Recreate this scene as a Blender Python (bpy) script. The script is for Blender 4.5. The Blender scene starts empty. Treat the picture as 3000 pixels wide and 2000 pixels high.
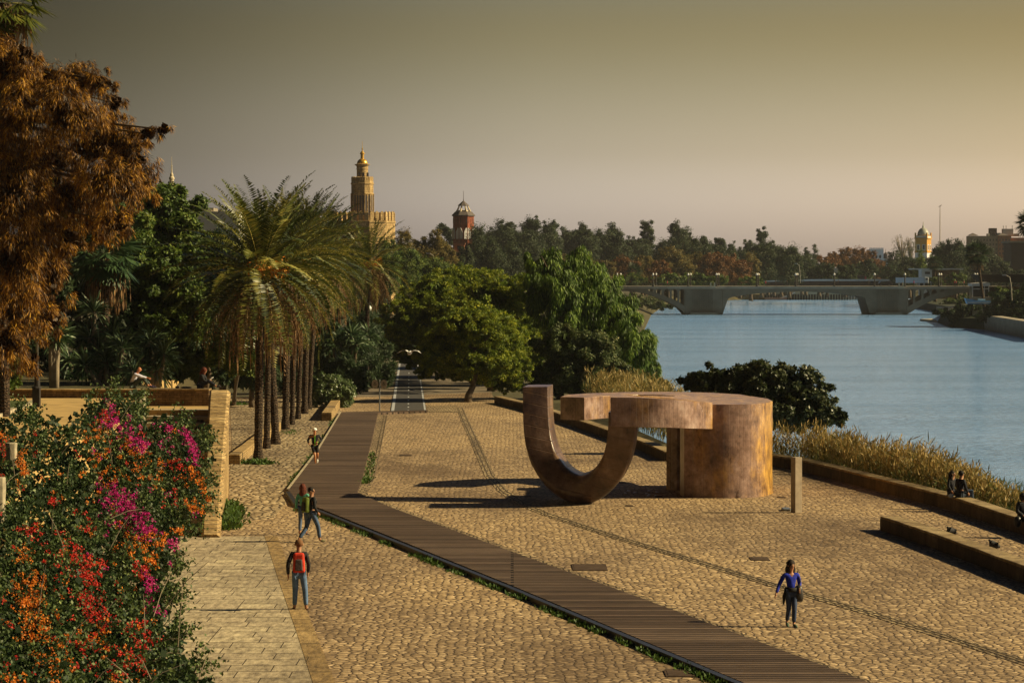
import bpy, bmesh, math, random
import numpy as np
from mathutils import Vector, Matrix, noise as mnoise
from mathutils.geometry import tessellate_polygon
random.seed(7); rng = np.random.default_rng(11)
R = math.radians
scn = bpy.context.scene
col = scn.collection
# ------------------------------------------------------------------ camera maths (photo pixels 3000x2000)
F0 = 8400.0; TH = math.atan(200 / F0); CZ = 12.0
cT, sT = math.cos(TH), math.sin(TH)
def ray(x, y):
    a, b = x - 1500.0, 1000.0 - y
    return Vector((a, F0 * cT + b * sT, -F0 * sT + b * cT))
def at(x, y, Y):
    d = ray(x, y); t = Y / d.y
    return Vector((d.x * t, Y, CZ + d.z * t))
GA, GB = 3.96, 0.00595
def gz(Y): return GA - GB * min(Y, 500.0)
def gp(x, y, lift=0.0):
    d = ray(x, y); t = (CZ - GA - lift) / (-(d.z) - GB * d.y)
    p = d * t
    return Vector((p.x, p.y, CZ + p.z))
def atz(x, y, z):
    d = ray(x, y); t = (z - CZ) / d.z
    return Vector((d.x * t, d.y * t, z))
def spx(Y): return F0 / Y       # photo pixels per metre at depth Y
# ------------------------------------------------------------------ objects
def tag(o, label=None, cat=None, group=None, kind=None):
    if label: o['label'] = label
    if cat: o['category'] = cat
    if group: o['group'] = group
    if kind: o['kind'] = kind
    return o
def empty(name, loc, label, cat, group=None, rz=0):
    o = bpy.data.objects.new(name, None); col.objects.link(o)
    o.location = loc; o.rotation_euler = (0, 0, rz); o.empty_display_size = .3
    return tag(o, label, cat, group)
def link(name, me, mat, parent=None, org=None):
    """parts are modelled in world metres and moved to the thing's origin"""
    o = bpy.data.objects.new(name, me); col.objects.link(o)
    if mat and not me.materials: me.materials.append(mat)
    if parent is not None:
        off = Vector((0, 0, 0)); p = parent
        while p is not None: off += Vector(p.location); p = p.parent
        me.transform(Matrix.Translation(-off)); o.parent = parent
    elif org is not None:
        me.transform(Matrix.Translation(-Vector(org))); o.location = org
    return o
def copy_tree(o, parent=None):
    c = o.copy(); col.objects.link(c)
    if parent is not None: c.parent = parent
    for ch in [k for k in bpy.data.objects if k.parent == o]: copy_tree(ch, c)
    return c
class MB:
    def __init__(s): s.v = []; s.f = []
    def add(s, vs, fs):
        n = len(s.v); s.v += [tuple(v) for v in vs]; s.f += [tuple(i + n for i in f) for f in fs]; return s
    def box(s, a, b):
        x0, y0, z0 = a; x1, y1, z1 = b
        return s.add([(x0,y0,z0),(x1,y0,z0),(x1,y1,z0),(x0,y1,z0),(x0,y0,z1),(x1,y0,z1),(x1,y1,z1),(x0,y1,z1)],
            [(0,3,2,1),(4,5,6,7),(0,1,5,4),(1,2,6,5),(2,3,7,6),(3,0,4,7)])
    def cb(s, c, d):
        return s.box((c[0]-d[0]/2, c[1]-d[1]/2, c[2]-d[2]/2), (c[0]+d[0]/2, c[1]+d[1]/2, c[2]+d[2]/2))
    def tube(s, pts, rad, n=8, cap=True):
        pts = [Vector(p) for p in pts]; k = len(pts)
        if not hasattr(rad, '__len__'): rad = [rad] * k
        vs = []; fs = []; prev = None
        for i, p in enumerate(pts):
            d = (pts[min(i+1, k-1)] - pts[max(i-1, 0)]).normalized()
            u = d.orthogonal().normalized() if prev is None else (prev - d * prev.dot(d)).normalized()
            prev = u; w = d.cross(u)
            for j in range(n):
                a = 2 * math.pi * j / n
                vs.append(p + (u * math.cos(a) + w * math.sin(a)) * rad[i])
        for i in range(k - 1):
            for j in range(n):
                fs.append((i*n+j, i*n+(j+1) % n, (i+1)*n+(j+1) % n, (i+1)*n+j))
        if cap: fs += [tuple(reversed(range(n))), tuple(range((k-1)*n, k*n))]
        return s.add(vs, fs)
    def lathe(s, c, prof, n=16, ph=0.0):
        vs = []; fs = []; k = len(prof)
        for r, z in prof:
            for j in range(n):
                a = 2 * math.pi * (j + ph) / n
                vs.append((c[0] + r * math.cos(a), c[1] + r * math.sin(a), c[2] + z))
        for i in range(k - 1):
            for j in range(n): fs.append((i*n+j, i*n+(j+1) % n, (i+1)*n+(j+1) % n, (i+1)*n+j))
        fs += [tuple(reversed(range(n))), tuple(range((k-1)*n, k*n))]
        return s.add(vs, fs)
    def prism(s, poly, z0, z1):
        """plan polygon (x, y) between z0 and z1 (numbers or functions of x, y)"""
        f0 = z0 if callable(z0) else (lambda x, y: z0); f1 = z1 if callable(z1) else (lambda x, y: z1)
        n = len(poly)
        ar = sum(poly[i][0]*poly[(i+1) % n][1] - poly[(i+1) % n][0]*poly[i][1] for i in range(n))
        if ar < 0: poly = poly[::-1]
        vs = [(x, y, f0(x, y)) for x, y in poly] + [(x, y, f1(x, y)) for x, y in poly]
        fs = [(i, (i+1) % n, n+(i+1) % n, n+i) for i in range(n)]
        for t in tessellate_polygon([[Vector((x, y, 0)) for x, y in poly]]):
            a, b, c = t
            A, B, Cc = poly[a], poly[b], poly[c]
            if (B[0]-A[0])*(Cc[1]-A[1]) - (B[1]-A[1])*(Cc[0]-A[0]) < 0: a, c = c, a
            fs += [(n+a, n+b, n+c), (c, b, a)]
        return s.add(vs, fs)
    def plate(s, loops, Y0, Y1):
        """polygon with holes in the xz plane (loops of (x, z)) extruded from Y0 to Y1"""
        flat = [p for l in loops for p in l]; n = len(flat)
        vs = [(x, Y0, z) for x, z in flat] + [(x, Y1, z) for x, z in flat]; fs = []
        for a, b, c in tessellate_polygon([[Vector((x, z, 0)) for x, z in l] for l in loops]):
            fs += [(a, b, c), (n+c, n+b, n+a)]
        o = 0
        for l in loops:
            m = len(l)
            for i in range(m): fs.append((o+i, o+(i+1) % m, n+o+(i+1) % m, n+o+i))
            o += m
        return s.add(vs, fs)
    def ball(s, c, r, n=10, m=7):
        prof = [(max(1e-4, math.sin(math.pi*i/m)), -math.cos(math.pi*i/m)) for i in range(m+1)]
        r = r if hasattr(r, '__len__') else (r, r, r)
        t = MB().lathe((0, 0, 0), prof, n)
        return s.add([(c[0]+x*r[0], c[1]+y*r[1], c[2]+z*r[2]) for x, y, z in t.v], t.f)
    def mesh(s, name, smooth=False, fix=True):
        me = bpy.data.meshes.new(name); me.from_pydata(s.v, [], s.f)
        if fix:
            bm = bmesh.new(); bm.from_mesh(me); bmesh.ops.recalc_face_normals(bm, faces=bm.faces); bm.to_mesh(me); bm.free()
        if smooth: me.polygons.foreach_set('use_smooth', [True] * len(me.polygons))
        me.update(); return me
    def build(s, name, mat, parent=None, org=None, smooth=False, fix=True, bevel=0):
        o = link(name, s.mesh(name, smooth, fix), mat, parent, org)
        if bevel:
            b = o.modifiers.new('bevel', 'BEVEL'); b.width = bevel; b.segments = 2; b.limit_method = 'ANGLE'
        return o
# ------------------------------------------------------------------ materials
def srgb(r, g, b):
    f = lambda c: (c/255/12.92) if c <= 10 else ((c/255+.055)/1.055)**2.4
    return (f(r), f(g), f(b), 1)
class NT:
    def __init__(s, name):
        s.m = bpy.data.materials.new(name); s.m.use_nodes = True; s.t = s.m.node_tree; s.t.nodes.clear()
        s.out = s.n('ShaderNodeOutputMaterial'); s.b = s.n('ShaderNodeBsdfPrincipled')
        s.l(s.b.outputs[0], s.out.inputs[0])
        s.b.inputs['Roughness'].default_value = .8; s.b.inputs['Specular IOR Level'].default_value = .3
        s.tc = s.n('ShaderNodeTexCoord')
    def n(s, t, **k):
        nd = s.t.nodes.new(t)
        for a, v in k.items(): setattr(nd, a, v)
        return nd
    def l(s, a, b): s.t.links.new(a, b)
    def map(s, src=None, scale=(1,1,1), rot=(0,0,0), loc=(0,0,0)):
        m = s.n('ShaderNodeMapping'); m.inputs['Scale'].default_value = scale; m.inputs['Rotation'].default_value = rot; m.inputs['Location'].default_value = loc
        s.l(src or s.tc.outputs['Object'], m.inputs[0]); return m.outputs[0]
    def noise(s, vec, scale, det=4, rough=.55):
        q = s.n('ShaderNodeTexNoise'); q.inputs['Scale'].default_value = scale; q.inputs['Detail'].default_value = det; q.inputs['Roughness'].default_value = rough
        s.l(vec, q.inputs['Vector']); return q.outputs['Fac']
    def ramp(s, fac, stops):
        r = s.n('ShaderNodeValToRGB'); e = r.color_ramp.elements
        while len(e) < len(stops): e.new(.5)
        for i, (p, c) in enumerate(stops): e[i].position = p; e[i].color = c if len(c) == 4 else (*c, 1)
        s.l(fac, r.inputs[0]); return r.outputs[0]
    def mix(s, a, b, fac, mode='MIX'):
        m = s.n('ShaderNodeMix', data_type='RGBA', blend_type=mode)
        for v, i in ((fac, 0), (a, 6), (b, 7)):
            if hasattr(v, 'is_linked') or hasattr(v, 'links'): s.l(v, m.inputs[i])
            else: m.inputs[i].default_value = v
        return m.outputs[2]
    def math(s, op, a, b=None):
        m = s.n('ShaderNodeMath', operation=op)
        for v, i in ((a, 0), (b, 1)):
            if v is None: continue
            if hasattr(v, 'links'): s.l(v, m.inputs[i])
            else: m.inputs[i].default_value = v
        return m.outputs[0]
    def bump(s, h, strength=.5, dist=.05):
        b = s.n('ShaderNodeBump'); b.inputs['Strength'].default_value = strength; b.inputs['Distance'].default_value = dist
        s.l(h, b.inputs['Height']); s.l(b.outputs[0], s.b.inputs['Normal']); return b
    def col(s, c): s.l(c, s.b.inputs['Base Color'])
    def rough(s, v): s.b.inputs['Roughness'].default_value = v; return s
def plain(name, c, rough=.7, var=.25, scale=6, spec=.3, metal=0, bump=0):
    k = NT(name); v = k.noise(k.map(), scale, 5)
    lo = tuple(x*(1-var) for x in c[:3]) + (1,); hi = tuple(min(1, x*(1+var)) for x in c[:3]) + (1,)
    k.col(k.ramp(v, [(.3, lo), (.7, hi)])); k.rough(rough); k.b.inputs['Specular IOR Level'].default_value = spec; k.b.inputs['Metallic'].default_value = metal
    if bump: k.bump(v, bump, .02)
    return k.m
def leafmat(name, stops, trans=.28, rough=.55, spec=.25):
    k = NT(name); a = k.n('ShaderNodeAttribute', attribute_name='tone')
    c = k.ramp(a.outputs['Fac'], stops); k.col(c); k.rough(rough); k.b.inputs['Specular IOR Level'].default_value = spec
    tr = k.n('ShaderNodeBsdfTranslucent'); k.l(c, tr.inputs[0])
    mx = k.n('ShaderNodeMixShader'); mx.inputs[0].default_value = trans
    k.l(k.b.outputs[0], mx.inputs[1]); k.l(tr.outputs[0], mx.inputs[2]); k.l(mx.outputs[0], k.out.inputs[0])
    return k.m
def cobble(name, bw, bh, stones, joint, jw=.012, mort=.03, warp=.10, bs=.9, ysq=.35):
    k = NT(name); P = k.tc.outputs['Object']
    YS = ysq; P = k.map(scale=(1, YS, 1)); w1 = k.n('ShaderNodeTexNoise'); w1.inputs['Scale'].default_value = .9; w1.inputs['Detail'].default_value = 3; k.l(P, w1.inputs['Vector'])
    off = k.n('ShaderNodeVectorMath', operation='MULTIPLY_ADD'); k.l(w1.outputs['Color'], off.inputs[0])
    off.inputs[1].default_value = (warp*2.2, warp*1.6, 0); k.l(P, off.inputs[2])
    w2 = k.n('ShaderNodeTexNoise'); w2.inputs['Scale'].default_value = 5; k.l(P, w2.inputs['Vector'])
    of2 = k.n('ShaderNodeVectorMath', operation='MULTIPLY_ADD'); k.l(w2.outputs['Color'], of2.inputs[0])
    of2.inputs[1].default_value = (warp*.9, warp*.55, 0); k.l(off.outputs[0], of2.inputs[2])
    br = k.n('ShaderNodeTexBrick'); k.l(of2.outputs[0], br.inputs['Vector']); br.inputs['Scale'].default_value = 1
    br.inputs['Brick Width'].default_value = bw; br.inputs['Row Height'].default_value = bh*YS
    br.inputs['Mortar Size'].default_value = mort; br.inputs['Mortar Smooth'].default_value = .35; br.inputs['Bias'].default_value = 0
    br.inputs['Color1'].default_value = (0, 0, 0, 1); br.inputs['Color2'].default_value = (1, 1, 1, 1); br.inputs['Mortar'].default_value = (.5, .5, .5, 1)
    br.squash = .8; br.squash_frequency = 3
    c = k.ramp(br.outputs['Color'], stones)
    fine = k.noise(k.map(scale=(1, .30, 1)), 7, 6, .7)
    c = k.mix(c, k.ramp(fine, [(.30, (.35,.32,.30,1)), (.70, (1.5,1.45,1.35,1))]), 1.0, 'MULTIPLY')
    big = k.noise(k.map(scale=(1, .6, 1)), .16, 5, .6)
    c = k.mix(c, k.ramp(big, [(.32, (.60,.56,.54,1)), (.66, (1.2,1.18,1.12,1))]), 1.0, 'MULTIPLY')
    c = k.mix(c, joint, br.outputs['Fac']); k.col(c)
    h = k.math('SUBTRACT', k.math('MULTIPLY', fine, .7), br.outputs['Fac'])
    k.bump(h, bs, .06); k.rough(.85); return k.m
def stones(name, sx, sy, cols, joint, rnd=.72, jw=.10, bs=1.0, warp=.12):
    k = NT(name); P = k.tc.outputs['Object']
    w1 = k.n('ShaderNodeTexNoise'); w1.inputs['Scale'].default_value = 1.3; w1.inputs['Detail'].default_value = 4; k.l(P, w1.inputs['Vector'])
    off = k.n('ShaderNodeVectorMath', operation='MULTIPLY_ADD'); k.l(w1.outputs['Color'], off.inputs[0]); off.inputs[1].default_value = (warp*2, warp*3, 0); k.l(P, off.inputs[2])
    V = k.map(off.outputs[0], scale=(1/sx, 1/sy, 0))
    # half a stone of offset on every other row
    sp = k.n('ShaderNodeSeparateXYZ'); k.l(V, sp.inputs[0]); row = k.math('FLOOR', sp.outputs[1]); sh = k.math('MULTIPLY', k.math('MODULO', row, 2.0), .5)
    cb = k.n('ShaderNodeCombineXYZ'); k.l(k.math('ADD', sp.outputs[0], sh), cb.inputs[0]); k.l(sp.outputs[1], cb.inputs[1])
    va = k.n('ShaderNodeTexVoronoi', voronoi_dimensions='2D', feature='F1'); va.inputs['Scale'].default_value = 1; va.inputs['Randomness'].default_value = rnd; k.l(V, va.inputs['Vector'])
    vb = k.n('ShaderNodeTexVoronoi', voronoi_dimensions='2D', feature='DISTANCE_TO_EDGE'); vb.inputs['Scale'].default_value = 1; vb.inputs['Randomness'].default_value = rnd; k.l(V, vb.inputs['Vector'])
    sc_ = k.n('ShaderNodeSeparateColor'); k.l(va.outputs['Color'], sc_.inputs[0])
    c = k.ramp(sc_.outputs[0], cols)
    fine = k.noise(k.map(scale=(1, .35, 1)), 8, 6, .68); c = k.mix(c, k.ramp(fine, [(.30, (.50,.47,.45,1)), (.70, (1.38,1.33,1.25,1))]), 1.0, 'MULTIPLY')
    big = k.noise(k.map(scale=(1, .5, 1)), .13, 6, .62); c = k.mix(c, k.ramp(big, [(.36, (.50,.46,.44,1)), (.47, (.92,.90,.89,1)), (.64, (1.25,1.22,1.14,1))]), 1.0, 'MULTIPLY')
    e = k.ramp(vb.outputs['Distance'], [(0, (1,1,1,1)), (jw*.45, (1,1,1,1)), (jw*1.5, (0,0,0,1))])
    c = k.mix(c, joint, e); k.col(c)
    dome = k.ramp(vb.outputs['Distance'], [(0, (0,0,0,1)), (.12, (.6,.6,.6,1)), (.34, (1,1,1,1))])
    k.bump(k.math('ADD', k.math('MULTIPLY', fine, .35), dome), bs, .042); k.rough(.85); return k.m
S = srgb
M = {}
M['cobble'] = stones('cobbles', .215, .30, [(0, (.235,.172,.105,1)), (.5, (.37,.275,.165,1)), (1, (.52,.405,.26,1))], (.095,.062,.036,1), rnd=.8, bs=.48, warp=.16)
M['cobble_old'] = stones('old_cobbles', .30, .46, [(0, (.22,.17,.11,1)), (.5, (.36,.29,.19,1)), (1, (.52,.44,.31,1))], (.05,.035,.02,1), rnd=.95, jw=.12, warp=.2)
M['slab'] = cobble('slabs', 1.15, 1.0, [(0, (.33,.29,.22,1)), (.5, (.39,.34,.26,1)), (1, (.45,.40,.30,1))], (.05,.035,.02,1), mort=.016, warp=.006, bs=.35, ysq=.5)
M['kerb'] = cobble('kerb', 2.2, 2.4, [(0, (.24,.17,.08,1)), (1, (.33,.24,.12,1))], (.10,.07,.03,1), mort=.02, warp=.03, bs=.5)
M['band'] = cobble('stone_band', .30, .55, [(0, (.26,.20,.13,1)), (1, (.42,.34,.22,1))], (.06,.04,.02,1), mort=.03, warp=.03)
def mk_board():
    k = NT('boards'); P = k.tc.outputs['Object']
    br = k.n('ShaderNodeTexBrick'); k.l(P, br.inputs['Vector']); br.inputs['Scale'].default_value = 1
    br.inputs['Brick Width'].default_value = 300.0; br.inputs['Row Height'].default_value = .34; br.inputs['Mortar Size'].default_value = .05; br.inputs['Mortar Smooth'].default_value = .3
    br.inputs['Color1'].default_value = (0,0,0,1); br.inputs['Color2'].default_value = (1,1,1,1); br.inputs['Mortar'].default_value = (.5,.5,.5,1)
    c = k.ramp(br.outputs['Color'], [(0, (.060,.040,.029,1)), (.5, (.098,.069,.052,1)), (1, (.15,.108,.083,1))])
    g = k.noise(k.map(scale=(1, 12, 1)), 2.2, 6, .65); c = k.mix(c, k.ramp(g, [(.25, (.4,.4,.4,1)), (.75, (1.6,1.55,1.5,1))]), 1.0, 'MULTIPLY')
    b2 = k.noise(P, .25, 4); c = k.mix(c, k.ramp(b2, [(.3, (.75,.72,.7,1)), (.7, (1.2,1.2,1.2,1))]), 1.0, 'MULTIPLY')
    c = k.mix(c, (.012,.008,.006,1), br.outputs['Fac']); k.col(c)
    k.bump(k.math('SUBTRACT', k.math('MULTIPLY', g, .4), br.outputs['Fac']), .9, .04); k.rough(.85); k.b.inputs['Specular IOR Level'].default_value = .15; return k.m
M['board'] = mk_board()
def mk_brick(name, c0, c1, joint, bw=.26, bh=.075, mort=.012, vec='side', stain=True, bs=.6):
    k = NT(name); sp = k.n('ShaderNodeSeparateXYZ'); k.l(k.tc.outputs['Object'], sp.inputs[0])
    cx = k.n('ShaderNodeCombineXYZ'); k.l(k.math('ADD', sp.outputs[0], sp.outputs[1]), cx.inputs[0]); k.l(sp.outputs[2], cx.inputs[1])
    br = k.n('ShaderNodeTexBrick'); k.l(cx.outputs[0], br.inputs['Vector']); br.inputs['Scale'].default_value = 1
    br.inputs['Brick Width'].default_value = bw; br.inputs['Row Height'].default_value = bh; br.inputs['Mortar Size'].default_value = mort; br.inputs['Mortar Smooth'].default_value = .3
    br.inputs['Color1'].default_value = (0,0,0,1); br.inputs['Color2'].default_value = (1,1,1,1); br.inputs['Mortar'].default_value = (.5,.5,.5,1)
    c = k.ramp(br.outputs['Color'], [(0, c0), (1, c1)]); c = k.mix(c, joint, br.outputs['Fac'])
    n1 = k.noise(k.tc.outputs['Object'], 5, 6, .65); c = k.mix(c, k.ramp(n1, [(.3, (.5,.48,.45,1)), (.7, (1.3,1.28,1.22,1))]), 1.0, 'MULTIPLY')
    n2 = k.noise(k.map(scale=(1,1,.35)), 1.1, 5, .6); c = k.mix(c, k.ramp(n2, [(.35, (.6,.56,.5,1)), (.65, (1.1,1.1,1.1,1))]), 1.0, 'MULTIPLY')
    k.col(c); k.bump(k.math('SUBTRACT', k.math('MULTIPLY', n1, .7), br.outputs['Fac']), bs, .03); k.rough(.9); return k.m
M['brick'] = mk_brick('golden_brick', (.34,.23,.10,1), (.52,.38,.19,1), (.22,.16,.09,1), .26, .10)
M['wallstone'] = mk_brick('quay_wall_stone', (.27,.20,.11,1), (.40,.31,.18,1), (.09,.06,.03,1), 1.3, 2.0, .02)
M['wallstone_face'] = mk_brick('quay_wall_face', (.065,.045,.024,1), (.14,.098,.052,1), (.03,.02,.012,1), 1.5, 2.0, .02)  # darker copy of the wall stone: stains, plus face shade put into colour
M['darkbrick'] = mk_brick('dark_brick', (.16,.10,.05,1), (.30,.20,.10,1), (.10,.07,.05,1), .3, .09)
M['redbrick'] = mk_brick('red_brick', (.30,.08,.045,1), (.38,.12,.07,1), (.30,.12,.08,1), 1.2, .8, .05)
M['orangebrick'] = mk_brick('orange_brick', (.42,.16,.07,1), (.50,.22,.10,1), (.4,.2,.12,1), 1.2, .8, .05)
M['towerstone'] = mk_brick('tower_stone', (.46,.32,.15,1), (.60,.44,.22,1), (.34,.24,.12,1), 1.1, .55, .05)
M['asphalt'] = plain('asphalt', (.060,.056,.055), .85, .3, 3)
M['dirt'] = plain('earth', (.070,.062,.028), .95, .5, .8, bump=.5)
M['pathpave'] = plain('path_paving', (.15,.12,.085), .95, .35, .9, bump=.5)
M['bankgreen'] = plain('bank_undergrowth', (.028,.034,.014), .95, .5, .5, bump=.8)
M['sand'] = plain('golden_sand', (.43,.29,.115), .95, .22, 1.6, bump=.5)
M['lawn'] = plain('lawn', (.055,.075,.018), .9, .4, 6, bump=.6)
M['white'] = plain('white_paint', (.66,.66,.64), .6, .12, 3)
M['markings'] = plain('worn_markings', (.38,.39,.42), .7, .4, 5)
M['palestone'] = plain('pale_stone', (.36,.31,.22), .9, .35, 4, bump=.6)
M['concrete'] = plain('bridge_concrete', (.205,.175,.13), .85, .16, .35, bump=.3)
M['concrete2'] = plain('pale_concrete', (.35,.31,.25), .85, .16, .5)
M['postmetal'] = plain('weathered_pillar', (.36,.29,.21), .6, .22, 4)
M['black'] = plain('black_metal', (.022,.020,.020), .5, .2, 5)
M['jointdirt'] = plain('joint_dirt', (.10,.072,.042), .95, .5, 3)
M['iron'] = plain('rusty_iron', (.075,.050,.035), .9, .3, 6, spec=.1)
M['grey'] = plain('grey_metal', (.16,.17,.18), .45, .15, 5, metal=.3)
M['glass'] = plain('dark_glass', (.03,.035,.045), .12, .2, 2, spec=.6)
M['bark'] = plain('bark', (.105,.078,.052), .95, .45, 5, bump=1)
M['palebark'] = plain('pale_bark', (.26,.21,.15), .9, .35, 3, bump=.8)
M['globe'] = plain('white_globe', (.75,.74,.72), .3, .05, 3)
M['slateroof'] = plain('roof', (.12,.10,.095), .8, .25, 2)
M['tileroof'] = plain('tile_roof', (.30,.13,.07), .85, .25, 1)
M['whitewash'] = plain('whitewash', (.62,.61,.62), .8, .10, .3)
M['ochre'] = plain('ochre_render', (.52,.27,.05), .8, .15, .4)
M['gold'] = plain('gold_tiles', (.62,.36,.05), .3, .2, .8, spec=.6, metal=.5)
M['domegrey'] = plain('dome_tiles', (.36,.37,.33), .45, .15, 1)
M['cream'] = plain('cream_stone', (.55,.47,.33), .8, .15, .6)
M['bluepaint'] = plain('blue_paint', (.18,.40,.70), .5, .1, 2)
M['awning'] = plain('dark_canopy', (.030,.020,.018), .8, .2, 1)
M['darkrust'] = plain('dark_brown_cladding', (.075,.040,.034), .8, .15, .4)
def mk_palmtrunk():
    k = NT('palm_bark'); sp = k.map(scale=(1,1,1)); w = k.n('ShaderNodeTexWave', wave_type='BANDS', bands_direction='Z')
    w.inputs['Scale'].default_value = 2.3; w.inputs['Distortion'].default_value = 9; w.inputs['Detail'].default_value = 3; w.inputs['Detail Scale'].default_value = 3; k.l(sp, w.inputs[0])
    n = k.noise(sp, 9, 5, .7); c = k.ramp(k.math('MULTIPLY', w.outputs['Fac'], n), [(.05, (.025,.017,.011,1)), (.45, (.085,.056,.036,1)), (.8, (.18,.125,.08,1))])
    k.col(c); k.bump(k.math('ADD', w.outputs['Fac'], n), 1, .06); k.rough(.95); return k.m
M['palmbark'] = mk_palmtrunk()
def mk_sculpt(arm=False):
    k = NT('stained_concrete'); P = k.tc.outputs['Object']
    sp = k.n('ShaderNodeSeparateXYZ'); k.l(P, sp.inputs[0])
    n1 = k.noise(P, 1.0, 10, .70); n2 = k.noise(k.map(scale=(1,1,.75)), 2.4, 9, .72)
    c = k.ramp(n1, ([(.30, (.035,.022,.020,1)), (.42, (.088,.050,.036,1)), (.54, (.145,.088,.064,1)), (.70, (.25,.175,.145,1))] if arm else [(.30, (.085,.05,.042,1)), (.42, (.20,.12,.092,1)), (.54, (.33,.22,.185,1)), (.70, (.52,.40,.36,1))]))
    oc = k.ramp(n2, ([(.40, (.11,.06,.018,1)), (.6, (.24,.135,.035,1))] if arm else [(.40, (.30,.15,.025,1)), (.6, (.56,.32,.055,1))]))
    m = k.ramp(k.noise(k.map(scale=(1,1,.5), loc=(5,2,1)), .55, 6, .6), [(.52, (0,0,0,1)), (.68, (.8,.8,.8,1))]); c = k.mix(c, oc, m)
    if not arm:   # river end of the block tinted ochre: sunlit gold put into the colour
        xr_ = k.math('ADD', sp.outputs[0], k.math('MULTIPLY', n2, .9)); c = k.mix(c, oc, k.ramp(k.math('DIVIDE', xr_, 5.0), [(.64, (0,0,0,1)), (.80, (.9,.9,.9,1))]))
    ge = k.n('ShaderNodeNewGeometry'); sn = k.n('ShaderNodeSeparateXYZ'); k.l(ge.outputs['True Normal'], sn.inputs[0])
    c = k.mix(c, oc, k.ramp(sn.outputs[2], [(.55, (0,0,0,1)), (.8, (.85,.85,.85,1))]))  # upward faces painted ochre, standing in for golden sunlight
    c = k.mix(c, k.ramp(n2, [(.32, (.30,.27,.27,1)), (.44, (.85,.83,.82,1)), (.68, (1.22,1.22,1.22,1))]), 1.0, 'MULTIPLY')
    u = k.math('ADD', sp.outputs[0], k.math('MULTIPLY', sp.outputs[1], .8))
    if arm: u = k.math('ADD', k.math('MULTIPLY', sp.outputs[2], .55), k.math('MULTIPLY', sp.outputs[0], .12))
    fr = k.math('FRACT', k.math('MULTIPLY', u, 4.4))
    ln = k.ramp(fr, [(0, (1,1,1,1)), (.05, (0,0,0,1)), (.95, (0,0,0,1)), (1, (1,1,1,1))])
    st = k.noise(k.map(scale=(5,5,.6)), 1.2, 5, .7)
    c = k.mix(c, k.ramp(st, [(.3, (.86,.84,.82,1)), (.7, (1.1,1.1,1.09,1))]), 1.0, 'MULTIPLY')
    c = k.mix(c, (.05,.03,.02,1), k.math('MULTIPLY', ln, k.ramp(n1, [(.35, (.12,.12,.12,1)), (.6, (.45,.45,.45,1))]))); k.col(c)
    k.bump(k.math('SUBTRACT', k.math('MULTIPLY', n2, .8), k.math('MULTIPLY', ln, .6)), .55, .04); k.rough(.34)
    k.b.inputs['Specular IOR Level'].default_value = .55; return k.m
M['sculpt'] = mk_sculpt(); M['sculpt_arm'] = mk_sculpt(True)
def mk_water():
    k = NT('river_water'); P = k.tc.outputs['Object']
    a = k.noise(k.map(scale=(.32,1.0,1)), .55, 6, .62); b = k.noise(k.map(scale=(.4,1.0,1), rot=(0,0,.15)), 2.3, 4, .6)
    big = k.noise(k.map(scale=(.25,1,1)), .02, 4, .6)
    h = k.math('ADD', a, k.math('MULTIPLY', b, .45)); h = k.math('MULTIPLY', h, k.ramp(big, [(.32, (.55,.55,.55,1)), (.65, (1.1,1.1,1.1,1))]))
    k.bump(h, 1.0, 1.0); k.rough(.13); k.b.inputs['IOR'].default_value = 1.333
    k.b.inputs['Specular IOR Level'].default_value = .5; k.col(k.ramp(k.noise(k.map(scale=(.12,1,1)), .045, 6, .65), [(.35, (.16,.33,.66,1)), (.62, (.26,.45,.84,1))])); return k.m
M['water'] = mk_water()
G = lambda *a: [(p, (r, g, b, 1)) for p, r, g, b in a]
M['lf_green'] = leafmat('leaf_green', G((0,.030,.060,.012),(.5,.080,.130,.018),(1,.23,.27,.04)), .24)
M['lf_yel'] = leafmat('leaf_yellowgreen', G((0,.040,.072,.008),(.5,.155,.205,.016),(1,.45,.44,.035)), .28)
M['lf_pepper'] = leafmat('leaf_pepper', G((0,.018,.042,.006),(.5,.080,.145,.013),(1,.25,.34,.035)), .25)
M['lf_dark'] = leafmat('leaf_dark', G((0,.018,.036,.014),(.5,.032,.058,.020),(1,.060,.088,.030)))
M['lf_olive'] = leafmat('leaf_olive', G((0,.035,.055,.016),(.6,.085,.115,.032),(1,.26,.24,.10)))
M['lf_shrub'] = leafmat('leaf_shrub', G((0,.040,.075,.020),(.5,.090,.135,.040),(1,.20,.24,.09)), .2, .4, .5)
M['lf_fig'] = leafmat('leaf_fig', G((0,.020,.032,.010),(.6,.045,.060,.016),(1,.10,.10,.03)), .2, .45, .4)
M['lf_orange'] = leafmat('leaf_rusty', G((0,.010,.005,.002),(.40,.085,.034,.004),(.68,.34,.155,.010),(1,.62,.34,.025)), .10)
M['lf_rust'] = leafmat('leaf_plane_rust', G((0,.085,.045,.016),(.5,.17,.072,.018),(1,.27,.115,.025)))
M['lf_gold'] = leafmat('leaf_plane_gold', G((0,.060,.060,.016),(.5,.15,.115,.022),(1,.28,.19,.035)))
M['lf_euc'] = leafmat('leaf_eucalyptus', G((0,.020,.034,.014),(.5,.040,.060,.022),(1,.085,.110,.038)))
M['lf_bare'] = leafmat('leaf_bare', G((0,.10,.085,.065),(1,.20,.16,.12)))
M['lf_palm'] = leafmat('palm_frond', G((0,.022,.036,.008),(.42,.070,.088,.013),(.68,.17,.165,.028),(1,.60,.48,.12)), .20, .42, .3)
M['lf_dry'] = leafmat('dry_frond', G((0,.060,.032,.014),(.6,.21,.115,.045),(1,.52,.32,.13)), .22)
M['lf_fruit'] = leafmat('palm_fruit', G((0,.42,.12,.01),(1,.75,.33,.02)), .15)
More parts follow.
